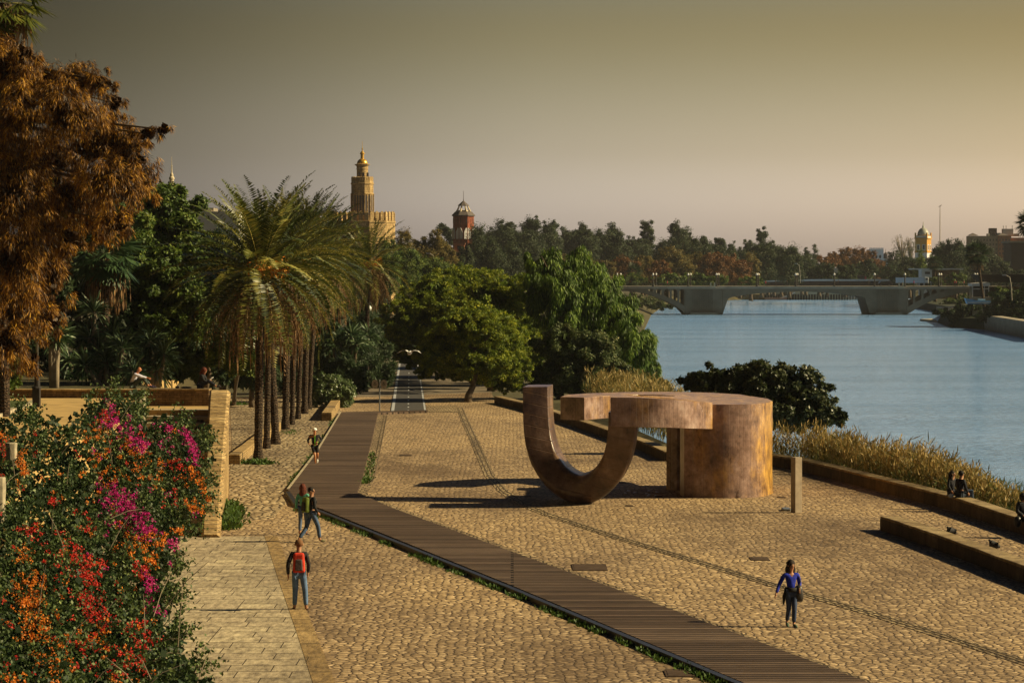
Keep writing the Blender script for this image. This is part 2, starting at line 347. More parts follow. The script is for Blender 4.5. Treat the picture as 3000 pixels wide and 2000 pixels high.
M['lf_yucca'] = leafmat('yucca_blade', G((0,.025,.058,.024),(.6,.060,.110,.045),(1,.20,.26,.12)), .15, .45, .35)
M['lf_reed'] = leafmat('reed', G((0,.07,.080,.020),(.4,.23,.175,.05),(.8,.40,.28,.09),(1,.52,.36,.15)), .25)
M['lf_reedg'] = leafmat('reed_green', G((0,.05,.09,.02),(1,.13,.16,.04)), .3)
M['lf_boug'] = leafmat('bougainvillea_leaf', G((0,.018,.038,.010),(.6,.062,.098,.024),(1,.24,.30,.10)), .2, .55, .3)
M['fl_mag'] = leafmat('magenta_bract', G((0,.30,.004,.09),(1,.72,.02,.30)), .35)
M['fl_org'] = leafmat('orange_bract', G((0,.50,.10,.008),(1,.90,.30,.03)), .35)
M['fl_red'] = leafmat('red_bract', G((0,.35,.012,.010),(1,.80,.05,.03)), .35)
M['lf_weed'] = leafmat('weed', G((0,.03,.065,.012),(1,.08,.14,.02)), .25)
# ------------------------------------------------------------------ foliage kit
def unit(a): return a / np.maximum(np.linalg.norm(a, axis=1, keepdims=True), 1e-9)
def rdir(n): return unit(rng.normal(size=(n, 3)))
def leaves(name, C, D, W, L, w, tone, mat, parent=None, org=None):
    N = len(C); L = np.broadcast_to(np.asarray(L, float), (N,))[:, None]; w = np.broadcast_to(np.asarray(w, float), (N,))[:, None]
    V = np.empty((N, 4, 3)); V[:, 0] = C; V[:, 2] = C + D * L; mid = C + D * L * .5
    V[:, 1] = mid + W * w * .5; V[:, 3] = mid - W * w * .5
    me = bpy.data.meshes.new(name); me.vertices.add(N*4); me.vertices.foreach_set('co', V.reshape(-1))
    me.loops.add(N*4); me.loops.foreach_set('vertex_index', np.arange(N*4, dtype=np.int32))
    me.polygons.add(N); me.polygons.foreach_set('loop_start', np.arange(0, N*4, 4, dtype=np.int32))
    me.update(calc_edges=True)
    a = me.attributes.new('tone', 'FLOAT', 'FACE'); a.data.foreach_set('value', np.clip(tone, 0, 1).astype(np.float32))
    return link(name, me, mat, parent, org)
def lobes_pts(lobes, n, rc, clumps, shell=(.62, 1.0), flat=.75):
    """points in clumps spread through ellipsoid lobes; returns points and outward directions"""
    vol = np.array([max(l[1]*l[3], l[1]*l[2])**1.0 for l in lobes]); vol = vol / vol.sum()
    P = []; O = []; T = []
    for (c, rx, ry, rz), f in zip(lobes, vol):
        m = max(6, int(clumps * f)); d = rdir(m)
        r = rng.uniform(shell[0]**2, shell[1]**2, m)**.5
        # uneven outline
        nz = np.array([mnoise.noise(Vector(v) * 2.3 + Vector(c)) for v in d]); r = r * (1 + .28 * nz)
        cc = np.array(c) + d * np.array([rx, ry, rz]) * r[:, None]
        k = max(4, int(n * f / m)); rr = rc * (rx*rz)**.5 * rng.uniform(.6, 1.35, m)
        q = rdir(m*k) * (rng.uniform(0, 1, m*k)**(1/2.2))[:, None] * np.repeat(rr, k)[:, None]
        q[:, 2] *= flat
        P.append(np.repeat(cc, k, 0) + q); O.append(np.repeat(d, k, 0) * .6 + unit(q) * .6); T.append(np.repeat(rng.uniform(-.18, .18, m), k))
    return np.concatenate(P), unit(np.concatenate(O)), np.concatenate(T)
def crown(name, lobes, n, leaf, mat, parent, style='leafy', rc=.26, clumps=60, asp=.5, flat=.75, shell=(.6, 1.0), core=True):
    P, O, T = lobes_pts(lobes, n, rc, clumps, shell, flat); N = len(P)
    nrm = unit(O + rdir(N) * .9 + np.array([0, 0, .35]))
    t = rdir(N)
    if style == 'droop': t = t * .35 + np.array([0, 0, -1.0]) + O * .25
    if style == 'spray': t = t * .6 + O * .8 + np.array([0, 0, -.45])
    if style == 'wisp': t = t * .45 + np.array([0, 0, -.9]) + O * .55
    if style == 'up': t = t * .5 + np.array([0, 0, .8]) + O * .4
    D = unit(t - nrm * (t * nrm).sum(1, keepdims=True) * (.9 if style == 'leafy' else .3)); W = unit(np.cross(nrm, D))
    L = leaf * rng.uniform(.6, 1.4, N); tone = .45 + T + rng.normal(0, .2, N)
    if core:   # larger inner foliage so that the crown is not see-through
        Q = []
        for (c, rx, ry, rz) in lobes:
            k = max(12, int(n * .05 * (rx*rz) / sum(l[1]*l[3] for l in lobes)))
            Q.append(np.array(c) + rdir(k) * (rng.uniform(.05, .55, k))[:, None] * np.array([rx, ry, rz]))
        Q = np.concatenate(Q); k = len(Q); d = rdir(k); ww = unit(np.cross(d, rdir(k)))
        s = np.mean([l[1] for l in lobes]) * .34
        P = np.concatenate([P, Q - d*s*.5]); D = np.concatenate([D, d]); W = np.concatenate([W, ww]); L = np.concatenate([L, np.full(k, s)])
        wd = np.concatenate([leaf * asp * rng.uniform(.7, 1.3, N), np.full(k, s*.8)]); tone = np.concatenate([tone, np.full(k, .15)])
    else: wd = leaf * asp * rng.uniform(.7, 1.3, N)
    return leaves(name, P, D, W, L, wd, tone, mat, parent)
def tree(name, label, cat, Y, lobes, base=None, n=20000, leaf=.25, mat='lf_green', group=None, trunk_r=.22, bark='bark', limbs=4, zb=None, lean=0, deep=0, **kw):
    """lobes: (x, y, rx, ry[, dY]) in photo pixels at depth Y"""
    s = spx(Y); LB = []
    for l in lobes:
        dY = l[4] if len(l) > 4 else random.uniform(-deep, deep)
        c = at(l[0], l[1], Y + dY); rx, rz = l[2]/s, l[3]/s
        LB.append((tuple(c), rx, max(rx, rz)*.8 if rx < 12 else rx*.7, rz))
    if base is not None and zb is None: b = gp(*base); b.z = gz(b.y); b = at(base[0], base[1], b.y)
    else:
        x = (lobes[0][0] if base is None else base[0]); b = at(x, 800, Y); b.z = gz(Y) if zb is None else zb
    t = empty(name, b, label, cat, group)
    big = max(LB, key=lambda q: q[1]*q[3]); tgt = Vector(big[0])
    tb = MB(); top = tgt.copy(); h = top.z - b.z
    pts = [b - Vector((0,0,.3))] + [b.lerp(top, f) + Vector((random.uniform(-.04,.04)*h + lean*math.sin(f*3), random.uniform(-.03,.03)*h, 0)) for f in (.2,.4,.6,.8)] + [top]
    tb.tube(pts, [trunk_r*1.5] + [trunk_r*(1.1-.75*f) for f in (.2,.4,.6,.8,1)], 9)
    for q in sorted(LB, key=lambda q: -q[1])[:limbs]:
        st = pts[2].lerp(pts[4], random.random()); e = Vector(q[0]) + Vector((0, 0, q[3]*.4)); m = st.lerp(e, .5) + Vector((0, 0, .06*h))
        tb.tube([st, m, e], [trunk_r*.5, trunk_r*.32, trunk_r*.1], 6)
        for _ in range(3):
            d = Vector((random.uniform(-1,1)*q[1], random.uniform(-1,1)*q[2], random.uniform(-.3,.9)*q[3])) * .8
            tb.tube([m, m.lerp(Vector(q[0]) + d, .6) + Vector((0,0,.03*h)), Vector(q[0]) + d], [trunk_r*.28, trunk_r*.16, trunk_r*.05], 5)
    tb.build('trunk', M[bark], t, smooth=True)
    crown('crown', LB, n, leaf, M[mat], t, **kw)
    return t
# ------------------------------------------------------------------ world, sun, camera
cam = bpy.data.cameras.new('camera'); co = bpy.data.objects.new('camera', cam); col.objects.link(co)
co.location = (0, 0, CZ); co.rotation_euler = (math.pi/2 - TH, 0, 0)
cam.sensor_width = 36; cam.lens = 36 * F0 / 3000; cam.clip_end = 20000; cam.clip_start = .5; scn.camera = co
SUN_AZ, SUN_EL = 1.0, 31.0     # azimuth measured from +X towards +Y
sl = bpy.data.lights.new('sun', 'SUN'); sl.energy = 5.0; sl.angle = R(.55); sl.color = (1.0, .80, .44)
so = bpy.data.objects.new('sun', sl); col.objects.link(so)
sd = Vector((math.cos(R(SUN_AZ))*math.cos(R(SUN_EL)), math.sin(R(SUN_AZ))*math.cos(R(SUN_EL)), math.sin(R(SUN_EL))))
so.rotation_euler = sd.to_track_quat('Z', 'Y').to_euler(); so.location = sd * 50
w = bpy.data.worlds.new('World'); scn.world = w; w.use_nodes = True; nt = w.node_tree; nt.nodes.clear()
def wn(t, **k):
    n = nt.nodes.new(t)
    for a, v in k.items(): setattr(n, a, v)
    return n
sky = wn('ShaderNodeTexSky', sky_type='NISHITA'); sky.sun_disc = False; sky.sun_elevation = R(SUN_EL); sky.sun_rotation = R(90-SUN_AZ)
sky.dust_density = 2.0; sky.air_density = 1.0
tc = wn('ShaderNodeTexCoord'); sp = wn('ShaderNodeSeparateXYZ'); nt.links.new(tc.outputs['Generated'], sp.inputs[0])
def wramp(src, lo, hi, stops, gain=1.0):
    stops = [(p, tuple(v / gain for v in c)) for p, c in stops]
    mr = wn('ShaderNodeMapRange'); mr.inputs[1].default_value = lo; mr.inputs[2].default_value = hi; nt.links.new(src, mr.inputs[0])
    r = wn('ShaderNodeValToRGB'); e = r.color_ramp.elements; r.color_ramp.interpolation = 'B_SPLINE'
    while len(e) < len(stops): e.new(.5)
    for i, (p, c) in enumerate(stops): e[i].position = p; e[i].color = (*c, 1)
    nt.links.new(mr.outputs[0], r.inputs[0])
    if gain == 1.0: return r.outputs[0]
    vm = wn('ShaderNodeVectorMath', operation='SCALE'); vm.inputs[3].default_value = gain; nt.links.new(r.outputs[0], vm.inputs[0]); return vm.outputs[0]
# hazy air: warm dusty band over the horizon, thinner and bluer above it; brighter towards the sun side
SKYZ = [(0, (1.16,1.03,1.12)), (.03, (1.14,1.02,1.10)), (.052, (.74,.61,.53)), (.088, (.44,.338,.20)), (.125, (.31,.19,.06)), (.19, (.34,.52,.70)), (.34, (.34,.56,.78)), (.44, (.055,.07,.085)), (1, (.035,.045,.055))]
zz = wramp(sp.outputs[2], 0.0, .8, SKYZ, 1.3)
xx = wramp(sp.outputs[0], -.25, .25, [(0, (.10,.10,.105)), (.17, (.13,.135,.14)), (.346, (.53,.53,.56)), (.52, (.93,.93,.96)), (.8, (1.10,1.04,.97)), (1, (1.18,1.02,.80))], 1.25)
def wmul(a, b):
    m = wn('ShaderNodeMix', data_type='RGBA', blend_type='MULTIPLY'); m.inputs[0].default_value = 1; nt.links.new(a, m.inputs[6]); nt.links.new(b, m.inputs[7]); return m.outputs[2]
yy = wramp(sp.outputs[1], -.5, .5, [(0, (.30,.30,.30)), (.35, (.42,.42,.42)), (.7, (1,1,1)), (1, (1,1,1))])
bg = wn('ShaderNodeBackground'); bg.inputs[1].default_value = .15; nt.links.new(wmul(wmul(wmul(sky.outputs[0], zz), xx), yy), bg.inputs[0])
wo = wn('ShaderNodeOutputWorld'); nt.links.new(bg.outputs[0], wo.inputs[0])
scn.view_settings.view_transform = 'Standard'; scn.view_settings.look = 'None'; scn.view_settings.exposure = .58; scn.view_settings.gamma = 1
scn.render.engine = 'CYCLES'
scn.cycles.max_bounces = 6; scn.cycles.transparent_max_bounces = 4; scn.cycles.caustics_reflective = False; scn.cycles.caustics_refractive = False
# ================================================================== SETTING
# ground: quay, gently falling away, bank slope at its river side; far land
def interp(Y, tab):
    for (a, va), (b, vb) in zip(tab, tab[1:]):
        if Y <= b: return va + (vb-va) * max(0, (Y-a)/(b-a))
    return tab[-1][1]
LEFTB = [(20, 26), (99, 18.4), (105, 16.8), (116, 15.2), (130.6, 12.9), (134, 10.5), (144, 8.6), (176, 6.4), (205, 5.5), (240, 7), (300, 10.5), (500, 16), (826, 34), (1100, 53), (1276, 92), (1480, 170), (1520, 420)]
m = MB(); Ys = [-30, 20, 60, 80, 99, 105, 110, 116, 122, 130.6, 134, 144, 160, 176, 205, 240, 300, 400, 500, 650, 826, 1000, 1100, 1276, 1480, 1520, 9000]
for Y in Ys:
    xr = interp(Y, LEFTB); z = gz(Y) if Y > 0 else gz(0); w_ = 3.2 if Y < 400 else 6
    if Y >= 600: z = z + min(1, (Y-600)/200) * 1.6
    zs = 1.0 if Y < 9000 else 1
    m.v += [(-6000, Y, z), (-60, Y, z), (xr, Y, z), (xr + w_, Y, .1), (xr + w_ + 2, Y, -1.5)]
for i in range(len(Ys)-1):
    for j in range(4): a = i*5+j; m.f.append((a, a+1, a+6, a+5))
tag(m.build('ground', M['dirt']), kind='structure')
RB = [(-30, 112), (400, 103), (545, 100.5), (600, 103), (640, 98.5), (700, 105), (826, 127), (1000, 141), (1061, 146), (1200, 175), (1400, 240), (1520, 425)]
m = MB(); Ys2 = [-30, 400, 545, 600, 640, 700, 826, 1000, 1061, 1200, 1400, 1520, 9000]
for Y in Ys2:
    xr = interp(Y, RB); m.v += [(xr-2.2, Y, -1.5), (xr-1.2, Y, .1), (xr, Y, 2.2), (xr+60, Y, 3.5), (6000, Y, 3.5)]
for i in range(len(Ys2)-1):
    for j in range(4): a = i*5+j; m.f.append((a, a+1, a+6, a+5))
tag(m.build('far_bank', M['bankgreen']), kind='structure')
m = MB(); m.v = [(-200, -60, 0), (6000, -60, 0), (6000, 9000, 0), (-200, 9000, 0)]; m.f = [(0,1,2,3)]
tag(m.build('river', M['water']), kind='structure')
def sheet(name, pts, lift, mat, kind='structure', thick=0.0, label=None, cat=None):
    P = [gp(x, y) for x, y in pts]
    m = MB().prism([(p.x, p.y) for p in P], lambda x, y: gz(y) + lift - thick, lambda x, y: gz(y) + lift)
    o = m.build(name, M[mat] if isinstance(mat, str) else mat)
    return tag(o, label, cat, kind=kind)
sheet('cobbled_quay', [(-300,2160),(300,1600),(560,1580),(655,1545),(668,1420),(668,1166),(1440,1150),(1450,1178),(1540,1201),(1640,1232),(1871,1314),(1935,1345),(2200,1362),(2346,1378),(2550,1432),(2780,1493),(2968,1557),(3300,1668),(3600,2160)], .03, 'cobble', thick=.05)
sheet('old_cobbles', [(669,1545),(672,1420),(680,1300),(672,1170),(985,1166),(1000,1205),(925,1330),(838,1445),(846,1468),(800,1520),(700,1530)], .042, 'cobble_old', thick=.03)
sheet('slab_pavement', [(300,1576),(775,1574),(815,1700),(870,1860),(940,2080),(-200,2080)], .05, 'slab', thick=.04)
sheet('kerb_strip', [(775,1574),(812,1573),(860,1700),(925,1860),(1010,2080),(940,2080),(870,1860),(815,1700)], .056, 'kerb', thick=.05)
sheet('tree_path', [(985,1166),(1443,1150),(1320,1040),(1250,1005),(1165,1005),(1100,1060)], .036, 'pathpave', thick=.02)
# asphalt bicycle lane with markings
sheet('bike_lane', [(1143,1209),(1250,1210),(1236,1120),(1222,1040),(1214,1003),(1181,1003),(1160,1110)], .052, 'asphalt', thick=.03)
def ribbon(name, pts, wd, lift, mat, thick=.03, kind='structure'):
    P = [gp(x, y) for x, y in pts]; m = MB()
    for i, (a, b) in enumerate(zip(P, P[1:])):
        pass
    L = []; Rr = []
    for i, p in enumerate(P):
        d = (P[min(i+1, len(P)-1)] - P[max(i-1, 0)]); n = Vector((-d.y, d.x, 0)).normalized() * wd/2
        L.append((p.x+n.x, p.y+n.y)); Rr.append((p.x-n.x, p.y-n.y))
    m.prism(L + Rr[::-1], lambda x, y: gz(y)+lift-thick, lambda x, y: gz(y)+lift)
    o = m.build(name, M[mat]); return tag(o, kind=kind) if kind else o
ribbon('lane_line', [(1150,1208),(1161,1130),(1172,1060),(1180,1006)], .20, .060, 'markings', .007)
ribbon('lane_line', [(1246,1209),(1233,1125),(1222,1060),(1214,1006)], .12, .060, 'markings', .007)
for k in range(12):
    y = 1206 - k*10; x = 1196 + (1206-y)*.018
    ribbon('lane_dash', [(x, y), (x+.08, y-3)], .10, .060, 'markings', .007)
sheet('paving_patch', [(1253,1209),(1343,1209),(1335,1190),(1250,1190)], .044, 'band', thick=.03)
# boardwalk, a step above the cobbles
BW = [(1000,1213),(1250,1207),(1252,1210),(1107,1216),(1088,1300),(1060,1415),(1046,1452),(1150,1499),(1500,1629),(1880,1768),(2482,1995),(2680,2070),(2300,2070),(2125,1997),(1500,1730),(938,1500),(870,1478),(845,1452),(845,1443),(930,1330)]
P = [gp(x, y) for x, y in BW]
MB().prism([(p.x, p.y) for p in P], lambda x, y: gz(y)-.02, lambda x, y: gz(y)+.15).build('boardwalk', M['board'])
bpy.data.objects['boardwalk']['kind'] = 'structure'
def offset_path(pts, dx, dy=0): return [(x+dx, y+dy) for x, y in pts]
LOW = [(845,1446),(868,1481),(938,1503),(1500,1733),(2125,2000),(2300,2073)]
ribbon('boardwalk_edge', offset_path(LOW, -2, 4), .16, .155, 'black', .15)
ribbon('boardwalk_edge', [(998,1213),(928,1330),(843,1443)], .10, .158, 'palestone', .15)
UP = [(1046,1449),(1150,1495),(1500,1624),(1880,1763),(2482,1990),(2680,2066)]
ribbon('stone_border', offset_path(UP, 7, -3), .40, .045, 'band', .04)
def fix_prism_warning(): pass
RIGHT = [(1112,1216),(1093,1300),(1066,1415),(1050,1450)]
ribbon('stone_border', offset_path(RIGHT, 7), .55, .05, 'band', .04)
ribbon('drain_joint', [(1125,1217),(1108,1300),(1088,1400),(1083,1413)], .04, .050, 'jointdirt', .02)
ribbon('drain_joint', [(1134,1217),(1118,1300),(1096,1400),(1091,1413)], .04, .050, 'jointdirt', .02)
DR = [(1346,1195),(1363,1235),(1385,1282),(1410,1338),(1436,1397),(1475,1440),(1530,1478),(1603,1509),(1700,1541),(1790,1571),(1920,1610),(2058,1652),(2277,1719),(2550,1799),(2800,1878),(3100,1975)]
ribbon('drain_band', DR, .46, .042, 'band', .03)
ribbon('drain_joint', offset_path(DR, -5, 1), .05, .050, 'jointdirt', .02)
ribbon('drain_joint', offset_path(DR, 7, -1), .045, .050, 'jointdirt', .02)
# little iron covers and ground lights in the paving
for i, (x, y, a, b, lab) in enumerate([(1727,1665,1.0,.9,'dark square iron cover in the cobbles right of the boardwalk'),(1188,1335,.6,.55,'small iron cover in the cobbles beyond the sculpture shadows'),
        (2225,1640,.55,.5,'small worn cover in the cobbles behind the walking woman'),(1990,1977,.6,.5,'dark cover in the cobbles by the lower boardwalk edge'),
        (1843,1484,.28,.28,'small recessed light in front of the curved foot of the sculpture'),(1545,1456,.28,.28,'small recessed light left of the sculpture in its shadow'),
        (1823,1415,.28,.28,'small recessed light beyond the curved foot of the sculpture'),(2289,1459,.28,.28,'small recessed light between sculpture and pillar'),(1930,1457,.28,.28,'small recessed light just left of the sculpture block')]):
    p = gp(x, y); r = MB().box((p.x-a/2, p.y-b, gz(p.y)+.0), (p.x+a/2, p.y+b, gz(p.y)+.05)); r.box((p.x-a/2+.05, p.y-b+.05, gz(p.y)+.049), (p.x+a/2-.05, p.y+b-.05, gz(p.y)+.056))
    o = r.build('iron_cover', M['iron'], org=p); tag(o, lab, 'ground cover', 'iron covers and recessed lights in the paving')
# ---------------------------------------------------------------- low walls
def sub_(pts, n=5):
    r = []
    for a, b in zip(pts, pts[1:]):
        for k in range(n): r.append((a[0]+(b[0]-a[0])*k/n, a[1]+(b[1]-a[1])*k/n))
    return r + [pts[-1]]
def wall(name, pts, thick, h, mat, label, cat='low wall', group=None, cap=None):
    """pts: front-bottom line in photo pixels (ends left to right)"""
    P = [gp(x, y) for x, y in sub_(pts)]; B = []
    for i, p in enumerate(P):
        d = (P[min(i+1, len(P)-1)] - P[max(i-1, 0)]); n = Vector((-d.y, d.x, 0)).normalized()
        if n.y < 0: n = -n
        B.append((p.x + n.x*thick, p.y + n.y*thick))
    t = empty(name, P[0], label, cat, group); pl = [(p.x, p.y) for p in P] + B[::-1]
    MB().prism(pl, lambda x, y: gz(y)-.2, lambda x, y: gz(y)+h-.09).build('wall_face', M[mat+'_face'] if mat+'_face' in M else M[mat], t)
    MB().prism(pl, lambda x, y: gz(y)+h-.088, lambda x, y: gz(y)+h+.01*math.sin(y*7)+.012*mnoise.noise(Vector((x*2,y*2,0)))).build('coping', M[mat], t, bevel=.03)
    return t
WG = 'low stone walls along the quay'
def sub(pts, n=6):
    r = []
    for a, b in zip(pts, pts[1:]):
        for k in range(n): r.append((a[0]+(b[0]-a[0])*k/n, a[1]+(b[1]-a[1])*k/n))
    return r + [pts[-1]]
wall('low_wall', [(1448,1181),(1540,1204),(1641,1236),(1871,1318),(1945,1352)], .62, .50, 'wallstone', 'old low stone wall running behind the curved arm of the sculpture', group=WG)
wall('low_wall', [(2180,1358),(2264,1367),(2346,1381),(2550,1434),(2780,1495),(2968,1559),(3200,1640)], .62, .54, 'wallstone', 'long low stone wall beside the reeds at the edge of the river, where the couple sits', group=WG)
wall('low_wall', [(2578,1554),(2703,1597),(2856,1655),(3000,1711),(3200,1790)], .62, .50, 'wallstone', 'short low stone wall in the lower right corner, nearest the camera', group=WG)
wall('stone_bench', [(668,1362),(700,1338),(740,1307),(795,1262)], .55, .5, 'brick', 'long pale stone bench lit by the sun left of the palm trunks', 'stone bench')
# bench near the boardwalk start
p1, p2 = gp(972,1234), gp(1003,1184)
q = MB().prism([(p1.x, p1.y), (p2.x, p2.y), (p2.x-.62, p2.y), (p1.x-.62, p1.y)], lambda x, y: gz(y)-.05, lambda x, y: gz(y)+.55).build('stone_bench', M['brick'], org=p1, bevel=.03)
tag(q, 'short yellow stone bench at the far end of the boardwalk', 'stone bench')
# ---------------------------------------------------------------- terrace, stairs, parapet
TZ = 6.6
m = MB(); m.prism([(-120, 70), (-15.2, 86), (-14.5, 92), (-14.5, 113), (-11.95, 113), (-11.95, 118), (-17.0, 132), (-22, 175), (-30, 260), (-120, 260)], 2.0, TZ)
tag(m.build('terrace_ground', M['sand']), kind='structure')
m = MB(); m.prism([(-60, 124.8), (-30, 124.8), (-16.8, 125), (-12.1, 117.4), (-17.1, 132), (-22.1, 175), (-30.1, 258), (-60, 258)], TZ-.1, TZ+.28); tag(m.build('garden_ground', M['dirt']), kind='structure')
m = MB()
for k in range(16):
    z = TZ - .2*k; y1 = 113.3 - 1.28*k; y0 = y1 - 1.28
    m.prism([(-14.5, y0), (-9.6-(y0-93)*.085, y0), (-9.6-(y1-93)*.085, y1), (-14.5, y1)], 2.2, z - .2)
tag(m.build('stairs', M['cobble_old'], org=(-12, 93, 3.4)), 'wide garden stairs climbing beside the golden brick parapet', 'stairs'); stairs = bpy.data.objects['stairs']
m = MB()
for k in range(16):
    z = TZ - .2*k; y1 = 113.3 - 1.28*k
    if k < 16: m.box((-14.5, y1-.14, z-.12), (-9.75-(y1-93)*.085, y1+.35, z+.012))
m.build('nosing', M['concrete2'], stairs)
# sloping brick parapet beside the stairs
m = MB(); n = 10; A = []
X0, X1, X0b, X1b = -10.05, -9.42, -11.95, -11.1
for i in range(n+1):
    f = i/n; Y = 92.6 + f*20.6; xl = X0 + (X0b-X0)*f; xr = X1 + (X1b-X1)*f
    zt = gz(Y) + .15 + 4.05 * min(1, (f*1.03)**.92); zt = min(zt, 12 - (1142-800)*113.2/8400 + .0)
    A.append((xl, xr, Y, gz(Y)-.2, zt))
for xl, xr, Y, zb, zt in A:
    wd = xr-xl; m.v += [(xl, Y, zb), (xl, Y, zt-.06), (xl+.08, Y, zt), (xr-.14, Y, zt), (xr-.02, Y, zt-.1), (xr-.02, Y, zt-.3), (xr-.10, Y, zt-.34), (xr-.10, Y, zb)]
for i in range(n):
    for j in range(8): a = i*8+j; b = i*8+(j+1) % 8; m.f.append((a, b, b+8, a+8))
m.f += [tuple(range(8)), tuple(reversed(range(n*8, n*8+8)))]
tag(m.build('parapet_wall', M['brick'], org=(-9.8, 93, 3.4)), 'sloping golden brick parapet wall beside the stairs, lit from the right', 'parapet wall')
def bwall(name, xa, xb, Y, z0, z1, t, mat, label, cat='low wall', group=None, capm='palestone'):
    a = at(xa, 1150, Y); b = at(xb, 1150, Y); e = empty(name, ((a.x+b.x)/2, Y, z0), label, cat, group)
    MB().box((a.x, Y, z0), (b.x, Y+t, z1-.08)).build('wall_face', M[mat], e)
    MB().box((a.x-.02, Y-.06, z1-.08), (b.x+.02, Y+t+.06, z1)).build('coping', M[capm], e, bevel=.02)
    return e
bwall('terrace_wall', -200, 426, 124, TZ, 12-340*124/F0, .6, 'darkbrick', 'low brick wall at the back of the sandy terrace, behind the lamp post', capm='brick', group='brick walls of the terrace')
bwall('terrace_wall', 424, 612, 116.5, TZ-.2, 12-340*116.5/F0+.02, .8, 'darkbrick', 'brick wall at the top of the stairs where two people sit', capm='brick', group='brick walls of the terrace')
# lawn with pale kerb, on the terrace
m = MB(); Lw = [atz(x, y, TZ) for x, y in [(-400,1180),(50,1176),(95,1180),(0,1218),(-400,1330)]]
m.prism([(p.x, p.y) for p in Lw], TZ-.02, TZ+.05); tag(m.build('lawn', M['lawn']), kind='structure')
ks = [atz(x, y, TZ) for x, y in [(100,1180),(92,1185),(70,1193),(40,1205),(0,1220),(-60,1243)]]
m = MB()
for a, b in zip(ks, ks[1:]):
    for q_ in range(3):
        u = a.lerp(b, q_/3+.01); v_ = a.lerp(b, (q_+1)/3-.01); d = (v_-u).normalized(); nn = Vector((-d.y, d.x, 0))*.12
        m.prism([(u.x-nn.x, u.y-nn.y), (v_.x-nn.x, v_.y-nn.y), (v_.x+nn.x, v_.y+nn.y), (u.x+nn.x, u.y+nn.y)], TZ-.05, TZ+.14+random.uniform(-.01,.01))
tag(m.build('lawn_kerb', M['palestone'], org=ks[0]), 'pale stone kerb along the small lawn left of the lamp post', 'kerb')
# lamp post on the terrace
lp = atz(107, 1192, TZ); e = empty('lamp_post', lp, 'black lamp post with thick square base on the sandy terrace', 'lamp post')
x, y, z = lp
MB().box((x-.15, y-.15, z), (x+.15, y+.15, z+.75)).lathe((x, y, z+.75), [(.2,0),(.2,.06),(.13,.1)], 8).build('base', M['black'], e, bevel=.02)
MB().lathe((x+.03, y, z+.8), [(.12,0),(.11,.55),(.07,.6),(.065,1.0)], 12).build('collar', M['black'], e, smooth=False)
MB().lathe((x+.03, y, z+1.75), [(.055,0),(.05,6.0)], 12).build('pole', M['grey'], e, smooth=True)
MB().box((x-.1, y-.3, z+7.7), (x+.9, y+.1, z+7.8)).build('lamp_head', M['grey'], e, bevel=.03)
# pale posts in the bougainvillea and by the stairs
for (px, py, Yd, wd, h, lab) in [(34,1395,79.5,.34,.95,'rough pale stone post among bougainvillea at the left edge'), (-4,1545,74,.40,1.3,'rough pale stone post low at the left frame edge in bougainvillea'), (412,1240,109,.42,1.05,'pale stone pillar at the head of the stairs')]:
    p = at(px, py, Yd); m = MB()
    t = [(wd/2*(1+random.uniform(-.08,.08)), h*k/6 + random.uniform(-.02,.02)) for k in range(7)]
    m.lathe(p, t, 6, .3); tag(m.build('stone_post', M['palestone'], org=p, bevel=.03), lab, 'stone post', 'rough stone posts')
MB()
# ================================================================== SCULPTURE
sc = empty('monument', gp(2000,1470), 'huge stained concrete sculpture with a curved arm and block standing on the cobbled quay', 'sculpture')
c7 = lambda x, y: (1450 + x*.38265, 1050 + y*.38265)
def at7(x, y, Y): return at(*c7(x, y), Y)
# the U shaped arm: swept section, square at the ends and rounder at the foot
path = [(330,208,110.2,190),(331,300,110.1,190),(333,420,110.0,192),(343,560,109.8,196),(362,660,109.6,202),(393,752,109.4,208),(452,850,109.1,212),(522,925,108.8,216),(605,976,108.5,222),(680,993,108.3,222),(755,972,108.1,218),(825,925,107.9,212),(888,855,107.6,208),(930,780,107.3,205),(956,705,107.1,203),(972,630,106.9,202),(980,550,106.8,201),(984,470,106.7,200),(984,400,106.7,200)]
PP = [at7(a, b, Y) for a, b, Y, w_ in path]; WW = [w_*.38265/spx(Y) for a, b, Y, w_ in path]
# refine by Catmull-Rom
def cr(a, b, c, d, t): return .5*((2*b)+(-a+c)*t+(2*a-5*b+4*c-d)*t*t+(-a+3*b-3*c+d)*t**3)
QP, QW = [], []
for i in range(len(PP)-1):
    a, b, c, d = PP[max(i-1,0)], PP[i], PP[i+1], PP[min(i+2, len(PP)-1)]
    for k in range(3): t = k/3; QP.append(cr(a, b, c, d, t)); QW.append(WW[i]+(WW[i+1]-WW[i])*t)
QP.append(PP[-1]); QW.append(WW[-1])
gzc = gz(108.3)
m = MB(); NS = 40; depth = 1.15
zl = min(p.z for p in QP)
for i, p in enumerate(QP):
    d = (QP[min(i+1, len(QP)-1)] - QP[max(i-1, 0)]).normalized(); u = Vector((0, 1, 0)); v = d.cross(u).normalized()
    hgt = min(1, max(0, (p.z - zl - .15) / 2.0)); rc_ = .62*(1-hgt)**1.5 + .05
    for j in range(NS):
        # rounded rectangle: corner radius rc_ (share of half width)
        hw_ = QW[i]/2; r_ = rc_*hw_; q4, k4 = divmod(j, 10); a = ((k4+.5)/10)*math.pi/2 + q4*math.pi/2
        sx_, sy_ = ((1,1),(-1,1),(-1,-1),(1,-1))[q4]
        m.v.append(tuple(p + v*(sx_*(hw_-r_) + r_*math.cos(a)) + u*(sy_*(depth-r_) + r_*math.sin(a)) + Vector((.10*(sy_*(depth-r_) + r_*math.sin(a)), 0, 0))))
nq = len(QP)
